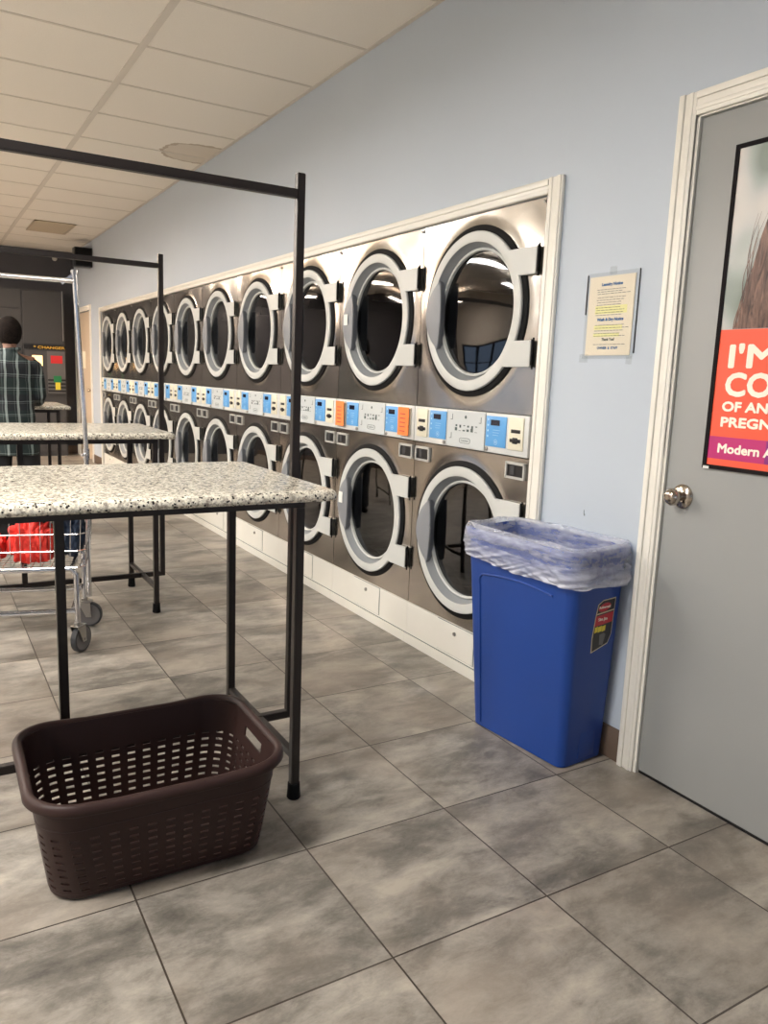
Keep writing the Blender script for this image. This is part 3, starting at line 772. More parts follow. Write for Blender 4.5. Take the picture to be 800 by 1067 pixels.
# ------------------------------------------------------------------ laundry basket
def make_basket():
    H = .272
    r = empty('laundry_basket', (-1.510, .236, 0), radians(-1.0))
    A0, B0 = .262, .180        # bottom half sizes
    A1, B1 = .298, .230        # rim half sizes
    def pt(s_, z, off=0):      # s_ = 0..1 round the perimeter by true arc position
        t = z/H; a = A0+(A1-A0)*t**.85+off; b = B0+(B1-B0)*t**.85+off; rc = .075+.02*t+off
        seg = [2*(b-rc), pi/2*rc, 2*(a-rc), pi/2*rc]*2; tot = sum(seg); d_ = (s_ % 1)*tot
        cen = [(a, 0, 'r'), (0, b, 't'), (-a, 0, 'l'), (0, -b, 'b')]
        k = 0
        while d_ > seg[k] and k < 7: d_ -= seg[k]; k += 1
        if k == 0: return (a, -b+rc+d_)
        if k == 1: u = d_/rc; return (a-rc+rc*cos(u), b-rc+rc*sin(u))
        if k == 2: return (a-rc-d_, b)
        if k == 3: u = pi/2+d_/rc; return (-a+rc+rc*cos(u), b-rc+rc*sin(u))
        if k == 4: return (-a, b-rc-d_)
        if k == 5: u = pi+d_/rc; return (-a+rc+rc*cos(u), -b+rc+rc*sin(u))
        if k == 6: return (-a+rc+d_, -b)
        u = 3*pi/2+d_/rc; return (a-rc+rc*cos(u), -b+rc+rc*sin(u))
    NC = 42; sub = 6           # columns; each column = 6 cells, the slot spans 3
    zs = [.0, .012, .024]; rows = []
    z = .024
    for k in range(8):
        rows.append(len(zs)-1); zs.append(z+.0075); zs.append(z+.0205); z += .0205
    # rows list holds the index where the slot cell begins; rebuild cleanly
    zs = [.010, .030]; slot = []
    for k in range(8):
        a = zs[-1]; slot.append(len(zs)-1); zs += [a+.0068, a+.0205]
    top = zs[-1]
    zs += [.208, .214, .244, .262, H]
    n = NC*sub
    def xyz(i, z, o=0): x, y = pt(i/n, z, o); return (x, y, z)
    m = MB(); m.v = [xyz(i, z) for z in zs for i in range(n)]
    zi_h0, zi_h1 = zs.index(.214), zs.index(.244)
    for j in range(len(zs)-1):
        for i in range(n):
            x, y = pt((i+.5)/n, zs[j])
            if j in slot and (i % sub) in (1, 2, 3): continue
            if zi_h0 <= j < zi_h1 and abs(x) > .25 and abs(y) < .062: continue
            m.f.append((j*n+i, j*n+(i+1) % n, (j+1)*n+(i+1) % n, (j+1)*n+i)); m.mi.append(0)
    # bottom: rounded edge down to floor panel with slots
    o = len(m.v)
    m.v += [(x*.965, y*.95, .002) for x, y in [pt(i/n, .0) for i in range(n)]]
    for i in range(n): m.f.append((o+i, o+(i+1) % n, (i+1) % n, i)); m.mi.append(0)
    m.f.append(tuple(o+i for i in range(n))[::-1]); m.mi.append(0)
    b = m.build('basket_body', 'basket', r, smooth=60)
    so = b.modifiers.new('thick', 'SOLIDIFY'); so.thickness = .0045; so.offset = 0
    me = evaluated(b, 'basket_body'); b.modifiers.clear(); b.data = me; me.set_sharp_from_angle(angle=radians(40))
    # rolled rim
    rim = MB(); prof = [(-.003, -.004), (.000, .004), (.008, .008), (.016, .006), (.021, -.002), (.022, -.016), (.019, -.020), (.018, -.006), (.012, .001), (.004, -.002)]
    K = len(prof)
    for i in range(n):
        for o_, dz in prof:
            x, y = pt(i/n, H, o_); rise = .010*min(1, max(0, (abs(x)-.12)/.18))
            rim.v.append((x, y, H+dz+rise-.002))
    for i in range(n):
        j = (i+1) % n
        for k in range(K): rim.f.append((i*K+k, j*K+k, j*K+(k+1) % K, i*K+(k+1) % K)); rim.mi.append(0)
    rim.build('rim', 'basket', r, smooth=60)
    # ledge band outside under the rim, and handle grips
    bd = MB()
    for z_ in (.206,): bd.tube([(*pt(i/n, z_, .0015), z_) for i in range(0, n, 2)], .0022, 6, closed=True)
    bd.tube([(*pt(i/n, .022, .001), .022) for i in range(0, n, 2)], .0022, 6, closed=True)
    bd.build('band', 'basket', r)
    for s in (1, -1):
        xx = s*(A0+(A1-A0)*(.246/H)**.85)
        MB().tube([(xx+s*.004, -.062, .247), (xx+s*.006, 0, .249), (xx+s*.004, .062, .247)], .0055, 8).build('handle', 'basket', r)
    return r
bk = make_basket()
tag(bk, 'empty dark brown slotted plastic laundry basket on the floor', 'laundry basket')

# ------------------------------------------------------------------ blue bin with liner
def make_bin():
    ang = radians(5.0)
    r = empty('recycling_bin', (-.133, .243, 0), ang)
    H = .748
    def rings(spec):
        m = MB(); n = None
        for (a, b, rc, z, oy, ox) in spec:
            p = rrect(a, b, rc, 6); n = len(p)
            m.v += [(x+ox, y+oy, z) for x, y in p]
        for i in range(len(spec)-1):
            for k in range(n): m.f.append((i*n+k, i*n+(k+1) % n, (i+1)*n+(k+1) % n, (i+1)*n+k)); m.mi.append(0)
        return m, n
    # half sizes: x = across (narrow), y = along the wall (long)
    def dims(t): return (.107+.025*t, .218+.040*t, .030+.006*t)
    zz = [0, .004, .02, .1, .25, .4, .55, .64, H]
    spec = []
    for z in zz:
        a, b, rc = dims(z/H)
        if z == 0: a -= .008; b -= .008
        spec.append((a, b, rc, z, 0, -.026*z/H))
    # inner wall back down
    for z in (H, .5, .2, .02):
        a, b, rc = dims(z/H); spec.append((a-.005, b-.005, rc-.004, z, 0, -.026*z/H))
    m, n = rings(spec)
    m.f.append(tuple(range(n))[::-1]); m.mi.append(0)
    last = (len(spec)-1)*n; m.f.append(tuple(last+k for k in range(n))); m.mi.append(0)
    m.build('bin_body', 'bin', r, smooth=50)
    a, b, rc = dims(1)
    rm, n = rings([(a, b, rc, H-.030, 0, -.026), (a+.008, b+.008, rc+.006, H-.028, 0, -.026), (a+.009, b+.009, rc+.006, H-.004, 0, -.026), (a+.005, b+.005, rc+.004, H, 0, -.026), (a-.005, b-.005, rc-.004, H, 0, -.026)])
    rm.build('rim', 'bin', r, smooth=50)
    # raised arch line on the wide face
    def fx(z): return -(dims(z/H)[0])-.026*z/H
    ar = []
    for z in (.02, .2, .4, .54): ar.append((fx(z)-.0002, .172+.012*z/H, z))
    for k in range(9):
        t = k/8; zz_ = .56+.030*sin(pi/2*t); ar.append((fx(zz_)-.0002, .184-.030*(1-cos(pi/2*t)), zz_))
    for k in range(1, 16):
        t = k/15; zz_ = .590+.012*sin(pi*t); ar.append((fx(zz_)-.0002, .154-.318*t, zz_))
    ribs = MB().tube(ar, .0042, 8)
    ribs.build('moulded_arch', 'bin', r)
    # foot recess on the narrow end and corner rib
    MB().box(-.03, .05, -(dims(.05)[1]+.004), -.2, .02, .20, b=.004).build('foot_grip', 'bin', r)
    # label on the narrow end (faces -Y)
    def fy(z): return -(dims(z/H)[1])
    sl = math.atan2(.036, H)
    lr = empty('label_holder')
    bpy.data.objects.remove(lr)
    def lab(name, poly, mat, off, par=None):
        m = MB(); k = len(poly)
        m.v = [(x, fy(z)-off, z) for x, z in poly]+[(x, fy(z)-off+.0006, z) for x, z in poly]
        m.f = [tuple(range(k)), tuple(range(k, 2*k))[::-1]]+[(i, (i+1) % k, k+(i+1) % k, k+i) for i in range(k)]; m.mi = [0]*len(m.f)
        return m.build(name, mat, r if par is None else par, smooth=0)
    X0, X1 = -.030, .062; T, B_ = .582, .400
    L_ = lab('product_label', [(X0+.006, T-.016), (X0+.03, T-.003), (X1, T), (X1-.001, B_+.055), (X1-.014, B_+.022), (X0-.002, B_), (X0-.006, B_+.05), (X0-.001, B_+.12)], 'sticker_cream', .0012)
    lab('label_ground', [(X0+.009, T-.018), (X0+.03, T-.006), (X1-.004, T-.004), (X1-.004, B_+.055), (X1-.017, B_+.026), (X0+.002, B_+.005), (X0-.002, B_+.05), (X0+.003, B_+.12)], 'sticker_black', .0018, L_)
    lab('label_oval', [(X0+.034+.030*cos(t)+.005, T-.028+.014*sin(t)+.004*cos(t)) for t in [2*pi*i/20 for i in range(20)]][::-1], 'sticker_red', .0024, L_)
    lab('label_band', [(X0+.002, T-.056), (X1-.006, T-.048), (X1-.006, T-.083), (X0+.000, T-.090)], 'sticker_red', .0024, L_)
    lab('label_line', [(X0+.004, T-.047), (X1-.004, T-.040), (X1-.004, T-.044), (X0+.004, T-.051)], 'sticker_cream', .0025, L_)
    for k, (x0, x1) in enumerate(((.006, .020), (.022, .040), (.042, .058))):
        lab('label_block', [(X0+x0-.003, T-.094), (X0+x1-.003, T-.091), (X0+x1-.003, T-.110), (X0+x0-.003, T-.113)], 'sticker_yellow', .0024, L_)
    lab('label_picture', [(X0+.030, T-.122), (X0+.050, T-.118), (X0+.060, T-.124), (X0+.052, T-.160), (X0+.034, T-.158)], 'machine_grey', .0024, L_)
    zt = T-.031
    text_mesh('label_lettering', 'Rubbermaid', .02, 'ink_white', (X0+.012, fy(zt)-.0027, zt), L_, bold=.0003, depth=.0002, fit=(.054, .008), face='-Y')
    zt = T-.076
    text_mesh('label_lettering', 'Slim Jim', .02, 'ink_white', (X0+.014, fy(zt)-.0029, zt), L_, bold=.0003, depth=.0002, fit=(.044, .013), face='-Y')
    # plastic liner folded over the rim
    bg = MB(); NP = 420
    prof = [(-.012, .42), (-.014, .52), (-.013, .62), (-.011, .70), (-.008, .745), (-.001, .762), (.009, .764), (.016, .752), (.019, .735), (.020, .712), (.0205, .690), (.019, .668), (.016, .650), (.012, .638), (.009, .632)]
    a, b, rc = dims(1)
    base = rrect(a, b, rc+.006, 12)
    # resample evenly
    per = []; tot = 0; L2 = [0]
    for i in range(len(base)): tot += math.dist(base[i], base[(i+1) % len(base)]); L2.append(tot)
    def at(s_):
        s_ = (s_ % 1)*tot; k = 0
        while L2[k+1] < s_: k += 1
        p, q = base[k], base[(k+1) % len(base)]; t = (s_-L2[k])/(L2[k+1]-L2[k]+1e-9)
        x, y = p[0]+(q[0]-p[0])*t, p[1]+(q[1]-p[1])*t
        nx, ny = (q[1]-p[1]), -(q[0]-p[0]); l = math.hypot(nx, ny)+1e-9
        return x, y, nx/l, ny/l
    J = []
    for i in range(len(prof)-1):
        for k in range(5):
            t = k/5; J.append((prof[i][0]+(prof[i+1][0]-prof[i][0])*t, prof[i][1]+(prof[i+1][1]-prof[i][1])*t))
    J.append(prof[-1]); K = len(J)
    for i in range(NP):
        x, y, nx, ny = at(i/NP)
        long_ = max(0, -x)/a
        for j, (o, z) in enumerate(J):
            u = j/(K-1)
            out = max(0, (j-K*.45)/(K*.55))
            q = Vector((x*6+y*2.0, y*6-z*9, z*16))
            wz = noise.noise(Vector((x*5, y*5, 3)))
            # diagonal sagging folds
            fold = (abs(noise.noise(Vector((y*5+z*10, x*8, z*55+y*20))))*.016+abs(noise.noise(Vector((y*16-z*30, x*16, z*30))))*.012+noise.noise(q*2.2)*.005)
            inner = noise.noise(Vector((x*22, y*22, z*7)))*.010 if u < .35 else 0
            o2 = o+out*fold*1.2+inner*(-1 if u < .35 else 1)-(.004 if u < .3 else 0)*abs(noise.noise(q))
            if x > 0 and abs(nx) > .5 and o2 > .012: o2 = .012+(o2-.012)*.3     # squeezed against the wall
            z2 = z
            if u > .45:
                z2 = z - out*(.012*wz + .012*max(0, y/b)*-1)
            else: z2 = z+noise.noise(Vector((x*12, y*12, 9)))*.006
            sx = 1
            tp = (1-z2/H)*.030 if u < .35 else 0
            X = x*(1-.25*(1-z2/H) if u < .35 else 1)-.026*min(1, z2/H)+nx*o2; Y = y*(1-.16*(1-z2/H) if u < .35 else 1)+ny*o2
            wx = -.133+X*cos(ang)-Y*sin(ang)
            if wx > -.005: X -= (wx+.005)
            bg.v.append((X, Y, z2))
    for i in range(NP):
        k = (i+1) % NP
        for j in range(K-1): bg.f.append((i*K+j, k*K+j, k*K+j+1, i*K+j+1)); bg.mi.append(0)
    o = bg.build('bin_liner', 'bag', smooth=180)
    o.location = r.location; o.rotation_euler = r.rotation_euler
    tag(o, 'translucent white plastic liner folded over the rim of the blue bin', 'bin liner')
    return r
bn = make_bin()
tag(bn, 'tall slim blue plastic recycling bin against the wall by the door', 'bin')

# ------------------------------------------------------------------ laundry cart
def make_cart():
    # local: +x to the right end, y across; cart end faces +x
    r = empty('laundry_cart', (-1.375, 1.985, 0), radians(-14))
    ch = 'chrome'
    Lc, W = .72, .42
    # frame rails and uprights
    f = MB()
    for s in (-1, 1):
        y = s*W/2*.93
        f.tube([(-.01, y, .135), (-.012, y, .36), (-.03, y, .385), (-Lc, y, .385)], .0125, 12)
        f.tube([(-.02, y, .195), (-Lc, y, .195)], .0115, 10)
        f.tube([(-Lc, y, .385), (-Lc, y, .135)], .0125, 12)
    for x in (-.03, -Lc): f.tube([(x, -W/2*.93, .385), (x, W/2*.93, .385)], .010, 10); f.tube([(x, -W/2*.93, .205), (x, W/2*.93, .205)], .008, 10)
    f.build('cart_frame', ch, r)
    # wire basket
    b = MB()
    z0, z1 = .395, .72; zl = [.395, .47, .545, .62, .72]
    def corner(z): t = (z-z0)/(z1-z0); return (.024+.016*t, -Lc-.02*t, W/2+.018*t)
    for k, z in enumerate(zl):
        xr, xl, hw = corner(z); rr_ = .006 if k == len(zl)-1 else .0034
        b.tube([(xr-.03, -hw, z), (xr, -hw+.03, z), (xr, hw-.03, z), (xr-.03, hw, z), (xl+.03, hw, z), (xl, hw-.03, z), (xl, -hw+.03, z), (xl+.03, -hw, z)], rr_, 6, closed=True)
    nx = 18
    for i in range(nx+1):
        t = i/nx
        pts = []
        for s in (-1, 1):
            a0 = corner(z0); a1 = corner(z1)
            x0 = a0[0]-.02+(a0[1]+.02-a0[0]+.02)*t; x1 = a1[0]-.02+(a1[1]+.02-a1[0]+.02)*t
            pts.append(((x1, s*a1[2], z1), (x0, s*a0[2], z0)))
        b.tube([pts[0][0], pts[0][1], pts[1][1], pts[1][0]], .0017, 5)
    for i in range(1, 10):
        t = i/10; a0, a1 = corner(z0), corner(z1)
        b.tube([(a1[0], -a1[2]+2*a1[2]*t, z1), (a0[0], -a0[2]+2*a0[2]*t, z0), (a0[1], -a0[2]+2*a0[2]*t, z0), (a1[1], -a1[2]+2*a1[2]*t, z1)], .0017, 5)
    b.build('wire_basket', ch, r)
    # hanging pole
    p = MB()
    p.tube([(.026, 0, .205), (.028, 0, .9), (-.002, 0, 1.655)], .0105, 12)
    p.tube([(-.002, 0, 1.655), (-.002, 0, 1.672)], .014, 12)
    p.tube([(-.002, 0, 1.625), (-Lc, 0, 1.635)], .0105, 12)
    p.tube([(-Lc, 0, 1.66), (-Lc+.01, 0, .205)], .0125, 12)
    p.bar((-.002, 0, 1.655), (-.055, -.0, 1.612), .012)
    po = p.build('hanging_pole', ch, r)
    MB().tube([(.028, 0, .845), (.028, 0, .895)], .0145, 12).tube([(.028, -.012, .87), (.01, -.035, .87)], .006, 8).build('pole_clamp', ch, po)
    # casters
    for (x, y, a) in ((-.012, -W/2*.93, 1.05), (-.012, W/2*.93, -.15), (-Lc, -W/2*.93, .1), (-Lc, W/2*.93, .3)):
        R_ = .062; tr = .022
        c = empty('c'); bpy.data.objects.remove(c)
        mt = Matrix.Translation((x, y, 0))@Matrix.Rotation(a, 4, 'Z')
        def T_(m): m.v = [tuple(mt@Vector(v)) for v in m.v]; return m
        fk = MB()
        for sy_ in (-1, 1): fk.add([(tr+.012, sy_*.018, .050), (tr-.012, sy_*.018, .050), (-.024, sy_*.018, .122), (.030, sy_*.018, .122), (tr+.012, sy_*.021, .050), (tr-.012, sy_*.021, .050), (-.024, sy_*.021, .122), (.030, sy_*.021, .122)], [(0,1,2,3), (4,7,6,5), (0,4,5,1), (1,5,6,2), (2,6,7,3), (3,7,4,0)])
        fk.box(-.024, .036, -.022, .022, .124, .131, b=.002).lathe([(.016, .131), (.016, .142), (.0, .142)], (0, 0, 0), 'Z', 16)
        fk.tube([(tr, -.024, R_), (tr, .024, R_)], .006, 10)
        fo = T_(fk).build('caster_fork', 'steel_plain', r)
        wl = MB().lathe([(.010, -.012), (.044, -.011), (.052, -.014), (.060, -.012), (R_, 0), (.060, .012), (.052, .014), (.044, .011), (.010, .012)], (tr, 0, R_), 'Y', 36, closed=True, mis=[1, 1, 0, 0, 0, 0, 1, 1, 1])
        T_(wl).build('wheel', ['tyre', 'machine_grey'], fo)
    return r
ct = make_cart()
tag(ct, 'chrome wire laundry cart with hanging pole, seen under the nearest table', 'laundry cart')
def cloth(name, mat, c, s, seed, amp=.03, ridge=0, label='', cat='clothes', rz=0):
    bm = bmesh.new(); bmesh.ops.create_icosphere(bm, subdivisions=6, radius=1)
    for v in bm.verts:
        p = v.co.copy(); q = Vector([math.copysign(abs(k)**.75, k) for k in p])
        n = noise.fractal(p*2.2+Vector((seed, 0, 0)), .9, 2.0, 4)
        rdg = ridge*(abs(noise.noise(Vector((p.x*3.6+seed, p.y*2, p.z*.9))))-.2) if ridge else 0
        k = 1+amp*n*4+rdg
        v.co = Vector((q.x*s[0]*k, q.y*s[1]*k, q.z*s[2]*k))
        if v.co.z < -s[2]*.9: v.co.z = -s[2]*.9
    m = MB().bm(bm); o = m.build(name, mat, smooth=180)
    R3 = Matrix.Rotation(radians(-14), 3, 'Z'); o.location = Vector((-1.375, 1.985, 0))+R3@Vector(c); o.rotation_euler = (0, 0, radians(-14)+rz)
    tag(o, label, cat, 'laundry in the cart'); return o
cloth('red_garment', 'red_cloth', (-.200, -.080, .487), (.082, .080, .094), 3, .03, .55, 'bunched bright red garment in the middle of the wire cart')
cloth('red_garment', 'red_cloth', (-.372, -.09, .465), (.066, .08, .060), 9, .03, .55, 'red cloth bundle at the left edge of the cart load')
cloth('folded_jeans', 'navy_cloth', (-.046, .02, .520), (.060, .15, .115), 5, .05, .2, 'dark navy denim heaped in the right end of the wire cart')
cloth('black_garment', 'black_cloth', (-.36, .130, .535), (.18, .055, .13), 12, .05, .25, 'black clothing piled at the back of the wire cart')
cloth('pale_cloth', 'pale_cloth', (-.19, -.06, .612), (.07, .06, .022), 21, .05, .2, 'pale folded cloth lying on top of the red garment')

# ------------------------------------------------------------------ person seen from behind
def skin_mesh(name, joints, edges, levels=2):
    me = bpy.data.meshes.new(name); me.from_pydata([j[:3] for j in joints], edges, [])
    o = bpy.data.objects.new(name, me); col.objects.link(o)
    mo = o.modifiers.new('s', 'SKIN'); mo.use_smooth_shade = True
    for i, j in enumerate(joints):
        sv = me.skin_vertices[0].data[i]; sv.radius = (j[3], j[4] if len(j) > 4 else j[3]); sv.use_root = (i == 0)
    mo2 = o.modifiers.new('d', 'SUBSURF'); mo2.levels = levels; mo2.render_levels = levels
    m2 = evaluated(o, name); bpy.data.objects.remove(o); return m2
def link_mesh(name, me, mat, parent):
    me.materials.clear(); me.materials.append(M[mat])
    me.polygons.foreach_set('use_smooth', [True]*len(me.polygons))
    o = bpy.data.objects.new(name, me); col.objects.link(o); o.parent = parent; return o
def make_person():
    r = empty('person', (-1.398, 4.62, 0), radians(-4))
    # stands facing +Y, head bowed a little, hands held forward over the table
    J = [(0, 0, .86, .13, .10), (0, .01, 1.0, .12, .085), (0, 0, 1.16, .135, .09), (0, -.005, 1.27, .12, .08), (0, 0, 1.335, .05, .05), (0, .02, 1.385, .046, .05), (0, .04, 1.435, .065, .07), (0, .045, 1.50, .073, .088), (0, .035, 1.555, .05, .065)]
    E_ = [(0, 1), (1, 2), (2, 3), (3, 4), (4, 5), (5, 6), (6, 7), (7, 8)]
    for s in (-1, 1):
        b = len(J)
        J += [(s*.135, 0, 1.285, .046), (s*.172, -.02, 1.03, .038), (s*.165, .19, .995, .031), (s*.17, .245, .99, .03, .018)]
        E_ += [(3, b), (b, b+1), (b+1, b+2), (b+2, b+3)]
        hb = b+3
        for k, (dx, ln) in enumerate(((-.026, .062), (-.009, .07), (.009, .066), (.026, .052))):
            q = len(J); x0 = s*.17+dx
            J += [(x0, .285, .985, .0095), (x0, .285+ln*.55, .975, .0085), (x0, .285+ln, .955, .007)]
            E_ += [(hb, q), (q, q+1), (q+1, q+2)]
        q = len(J); J += [(s*.17-s*.036, .262, .985, .0105), (s*.17-s*.05, .30, .978, .008)]; E_ += [(hb, q), (q, q+1)]
        b = len(J)
        J += [(s*.095, 0, .80, .088, .09), (s*.10, .01, .46, .058, .06), (s*.105, -.01, .10, .038, .04), (s*.11, .06, .045, .036, .03), (s*.115, .14, .03, .03, .02)]
        E_ += [(0, b), (b, b+1), (b+1, b+2), (b+2, b+3), (b+3, b+4)]
    me = skin_mesh('body', J, E_)
    bm = bmesh.new(); bm.from_mesh(me)      # ears, nose and eyes worked into the one body mesh
    for s in (-1, 1):
        bmesh.ops.create_uvsphere(bm, u_segments=12, v_segments=8, radius=1, matrix=Matrix.Translation((s*.076, .04, 1.478))@Matrix.Diagonal((.010, .018, .030, 1)))
        bmesh.ops.create_uvsphere(bm, u_segments=10, v_segments=8, radius=.011, matrix=Matrix.Translation((s*.030, .122, 1.487)))
    bmesh.ops.create_uvsphere(bm, u_segments=10, v_segments=8, radius=1, matrix=Matrix.Translation((0, .135, 1.462))@Matrix.Diagonal((.013, .016, .024, 1)))
    bmesh.ops.create_uvsphere(bm, u_segments=10, v_segments=8, radius=1, matrix=Matrix.Translation((0, .118, 1.425))@Matrix.Diagonal((.024, .01, .008, 1)))
    bm.to_mesh(me); bm.free()
    link_mesh('body', me, 'skin', r)
    # hair cap
    bm = bmesh.new(); bmesh.ops.create_icosphere(bm, subdivisions=4, radius=1)
    for v in bm.verts:
        p = v.co.copy(); f = 1+.03*noise.noise(p*9)
        v.co = Vector((p.x*.086*f, .034+p.y*.104*f, 1.492+p.z*.110*f))
    bmesh.ops.delete(bm, geom=[v for v in bm.verts if (v.co.z < 1.385) or (v.co.y > .06 and v.co.z < 1.545)], context='VERTS')
    MB().bm(bm).build('hair', 'hair', r, smooth=180)
    # trousers
    J = [(0, .0, .90, .165, .115), (0, 0, .80, .15, .105)]; E_ = [(0, 1)]
    for s in (-1, 1):
        b = len(J); J += [(s*.092, 0, .70, .098, .10), (s*.10, .01, .45, .078, .082), (s*.105, -.01, .10, .066, .075), (s*.105, -.005, .045, .066, .078)]
        E_ += [(1, b), (b, b+1), (b+1, b+2), (b+2, b+3)]
    link_mesh('trousers', skin_mesh('trousers', J, E_), 'trousers', r)
    for s in (-1, 1):
        bm = bmesh.new(); bmesh.ops.create_icosphere(bm, subdivisions=3, radius=1)
        for v in bm.verts:
            p = v.co; v.co = Vector((s*.112+p.x*.046, .055+p.y*.145, max(.001, .034+p.z*(.034+.02*max(0, -p.y)))))
        MB().bm(bm).build('shoe', 'shoe', r, smooth=60)
    # shirt: lofted trunk with sleeves, fused by voxel remesh
    m = MB(); prof = [(.600, .225, .150), (.66, .222, .148), (.80, .208, .138), (.95, .200, .130), (1.08, .205, .130), (1.18, .212, .128), (1.25, .208, .118), (1.295, .170, .098), (1.325, .110, .078), (1.345, .068, .062), (1.368, .062, .060)]
    n = 40
    for z, a, b in prof:
        for k in range(n):
            t = 2*pi*k/n; c_, s_ = cos(t), sin(t)
            e = .80; m.v.append((a*.745*math.copysign(abs(c_)**e, c_), b*math.copysign(abs(s_)**e, s_)-.005+.05*max(0, (z-1.3)), z+.012*noise.noise(Vector((c_*3, s_*3, z*3)))))
    for i in range(len(prof)-1):
        for k in range(n): m.f.append((i*n+k, i*n+(k+1) % n, (i+1)*n+(k+1) % n, (i+1)*n+k)); m.mi.append(0)
    m.f.append(tuple(range(n))[::-1]); m.mi.append(0); m.f.append(tuple((len(prof)-1)*n+k for k in range(n))); m.mi.append(0)
    for s in (-1, 1):
        m.tube([(s*.11, 0, 1.270), (s*.150, -.003, 1.235), (s*.176, -.012, 1.13), (s*.182, -.02, 1.04), (s*.178, .04, 1.005), (s*.172, .15, .995), (s*.170, .20, .995)], [.058, .062, .056, .052, .050, .046, .044], 18)
    o = m.build('shirt', 'plaid', None, smooth=180)
    rm = o.modifiers.new('r', 'REMESH'); rm.mode = 'VOXEL'; rm.voxel_size = .011
    sm = o.modifiers.new('sm', 'SMOOTH'); sm.iterations = 4
    me = evaluated(o, 'shirt'); bpy.data.objects.remove(o)
    for v in me.vertices:
        q = v.co*7; v.co += v.normal*(.008*noise.noise(q)+.004*noise.noise(q*2.3))
    link_mesh('shirt', me, 'plaid', r)
    MB().tube([(.064*cos(t), .012+.062*sin(t), 1.362+.008*cos(t)) for t in [2*pi*k/24 for k in range(24)]], .013, 8, closed=True).build('collar', 'plaid', r)
    return r
pe = make_person()
tag(pe, 'person in a dark green plaid shirt standing with their back turned', 'person')

# ------------------------------------------------------------------ back of the room
YW = YF-.04
cb = empty('wall_cabinet', (-.9, YF, 0))
tag(cb, 'tall dark grey cabinet front built against the charcoal back wall', 'cabinet')
def C_(m, name, mat, par=None, lab=None):
    o = m.build(name, mat, par or cb, smooth=0)
    if (par or cb) is cb: o.location = (.9, -YF, 0)
    return o
fm = MB().box(-2.6, -.185, YF-.30, YF, 0, 2.27)
C_(fm, 'cabinet_body', 'cabinet_dark')
for (a, b, z0, z1) in ((-.715, -.20, 1.545, 2.25), (-1.35, -.735, 1.0, 1.99), (-1.35, -.735, 2.01, 2.25), (-2.58, -1.37, .8, 2.25), (-1.35, -.2, .06, .72)):
    C_(MB().box(a, b, YF-.312, YF-.30, z0, z1, b=.003), 'cabinet_door', 'cabinet_dark')
C_(MB().box(-.216, -.206, YF-.322, YF-.312, 1.6, 2.27), 'edge_strip', 'steel_plain')
mc = empty('change_machine', (-.43, YF-.313, .86))
tag(mc, 'change machine set in the dark cabinet under a gold lettered sign', 'change machine')
def K_(m, name, mat, lab=None):
    o = m.build(name, mat, mc, smooth=0); o.location = (.43, -(YF-.313), -.86); return o
y_ = YF-.313
K_(MB().box(-.72, -.19, y_-.03, y_, .86, 1.53), 'machine_body', 'cabinet_dark')
K_(MB().box(-.43, -.20, y_-.036, y_-.03, .88, 1.455), 'face_plate', 'machine_grey')
K_(MB().box(-.72, -.19, y_-.045, y_-.03, 1.475, 1.53), 'sign_board', 'black')
o = text_mesh('lettering', '* CHANGER', .05, 'gold', (0, 0, 0), mc, bold=.0012, depth=.0008, fit=(.40, .036), face='-Y'); o.location = (-.60+.43, -.0465, 1.484-.86)
M['screen'] = emis('lit_screen', srgb(255, 206, 140), 1.1)
K_(MB().box(-.62, -.49, y_-.034, y_-.03, 1.25, 1.39), 'screen', 'screen')
K_(MB().box(-.385, -.235, y_-.040, y_-.036, 1.29, 1.395), 'red_notice', 'sign_red')
K_(MB().box(-.355, -.255, y_-.047, y_-.043, 1.03, 1.12).box(-.335, -.27, y_-.048, y_-.043, .93, 1.03, mi=1), 'sticker', ['sticker_green', 'sticker_yellow'])
sl = MB()
for z in (.90, .95, 1.0, 1.05): sl.box(-.43, -.20, y_-.043, y_-.036, z, z+.022)
K_(sl, 'slot_row', 'black')
# black box up in the corner
bx = MB().box(-.215, -.004, 8.98, 9.16, 2.50, 2.735, b=.006)
bo = bx.build('speaker_box', 'black')
tag(bo, 'black box fixed high on the wall in the far corner', 'speaker')
MB().box(-.205, -.015, 8.974, 8.981, 2.515, 2.72).build('grille', 'rubber', bo, smooth=0)
dm = MB().lathe([(0, -.03), (.02, -.027), (.03, -.016), (.033, 0)], (0, 0, 0), 'Y', 24).build('pale_dome', 'pale_cloth')  # pale dome standing in for a hook on the second rack's rail
dm.location = (-.25, YF-.04, 2.73); tag(dm, 'small pale dome standing in for a hook, above the cabinet', 'camera')

# ceiling vent
vr = empty('ceiling_vent', (-.57, 8.34, ZC-.004))
tag(vr, 'square slatted air vent in the far ceiling', 'vent')
vx0, vx1, vy0, vy1 = -.79, -.355, 7.97, 8.75
vm = MB()
for q in ((vx0, vx1, vy0, vy0+.03), (vx0, vx1, vy1-.03, vy1), (vx0, vx0+.03, vy0, vy1), (vx1-.03, vx1, vy0, vy1)): vm.box(q[0], q[1], q[2], q[3], ZC-.012, ZC-.003)
o = vm.build('vent_frame', 'vent', vr, smooth=0); o.location = (.57, -8.34, -(ZC-.004))
vm = MB(); k = vy0+.05
while k < vy1-.04: vm.add([(vx0+.03, k, ZC-.004), (vx1-.03, k, ZC-.004), (vx1-.03, k+.028, ZC-.014), (vx0+.03, k+.028, ZC-.014), (vx0+.03, k+.001, ZC-.002), (vx1-.03, k+.001, ZC-.002), (vx1-.03, k+.029, ZC-.012), (vx0+.03, k+.029, ZC-.012)], [(0,1,2,3), (7,6,5,4), (0,4,5,1), (3,2,6,7), (0,3,7,4), (1,5,6,2)]); k += .042
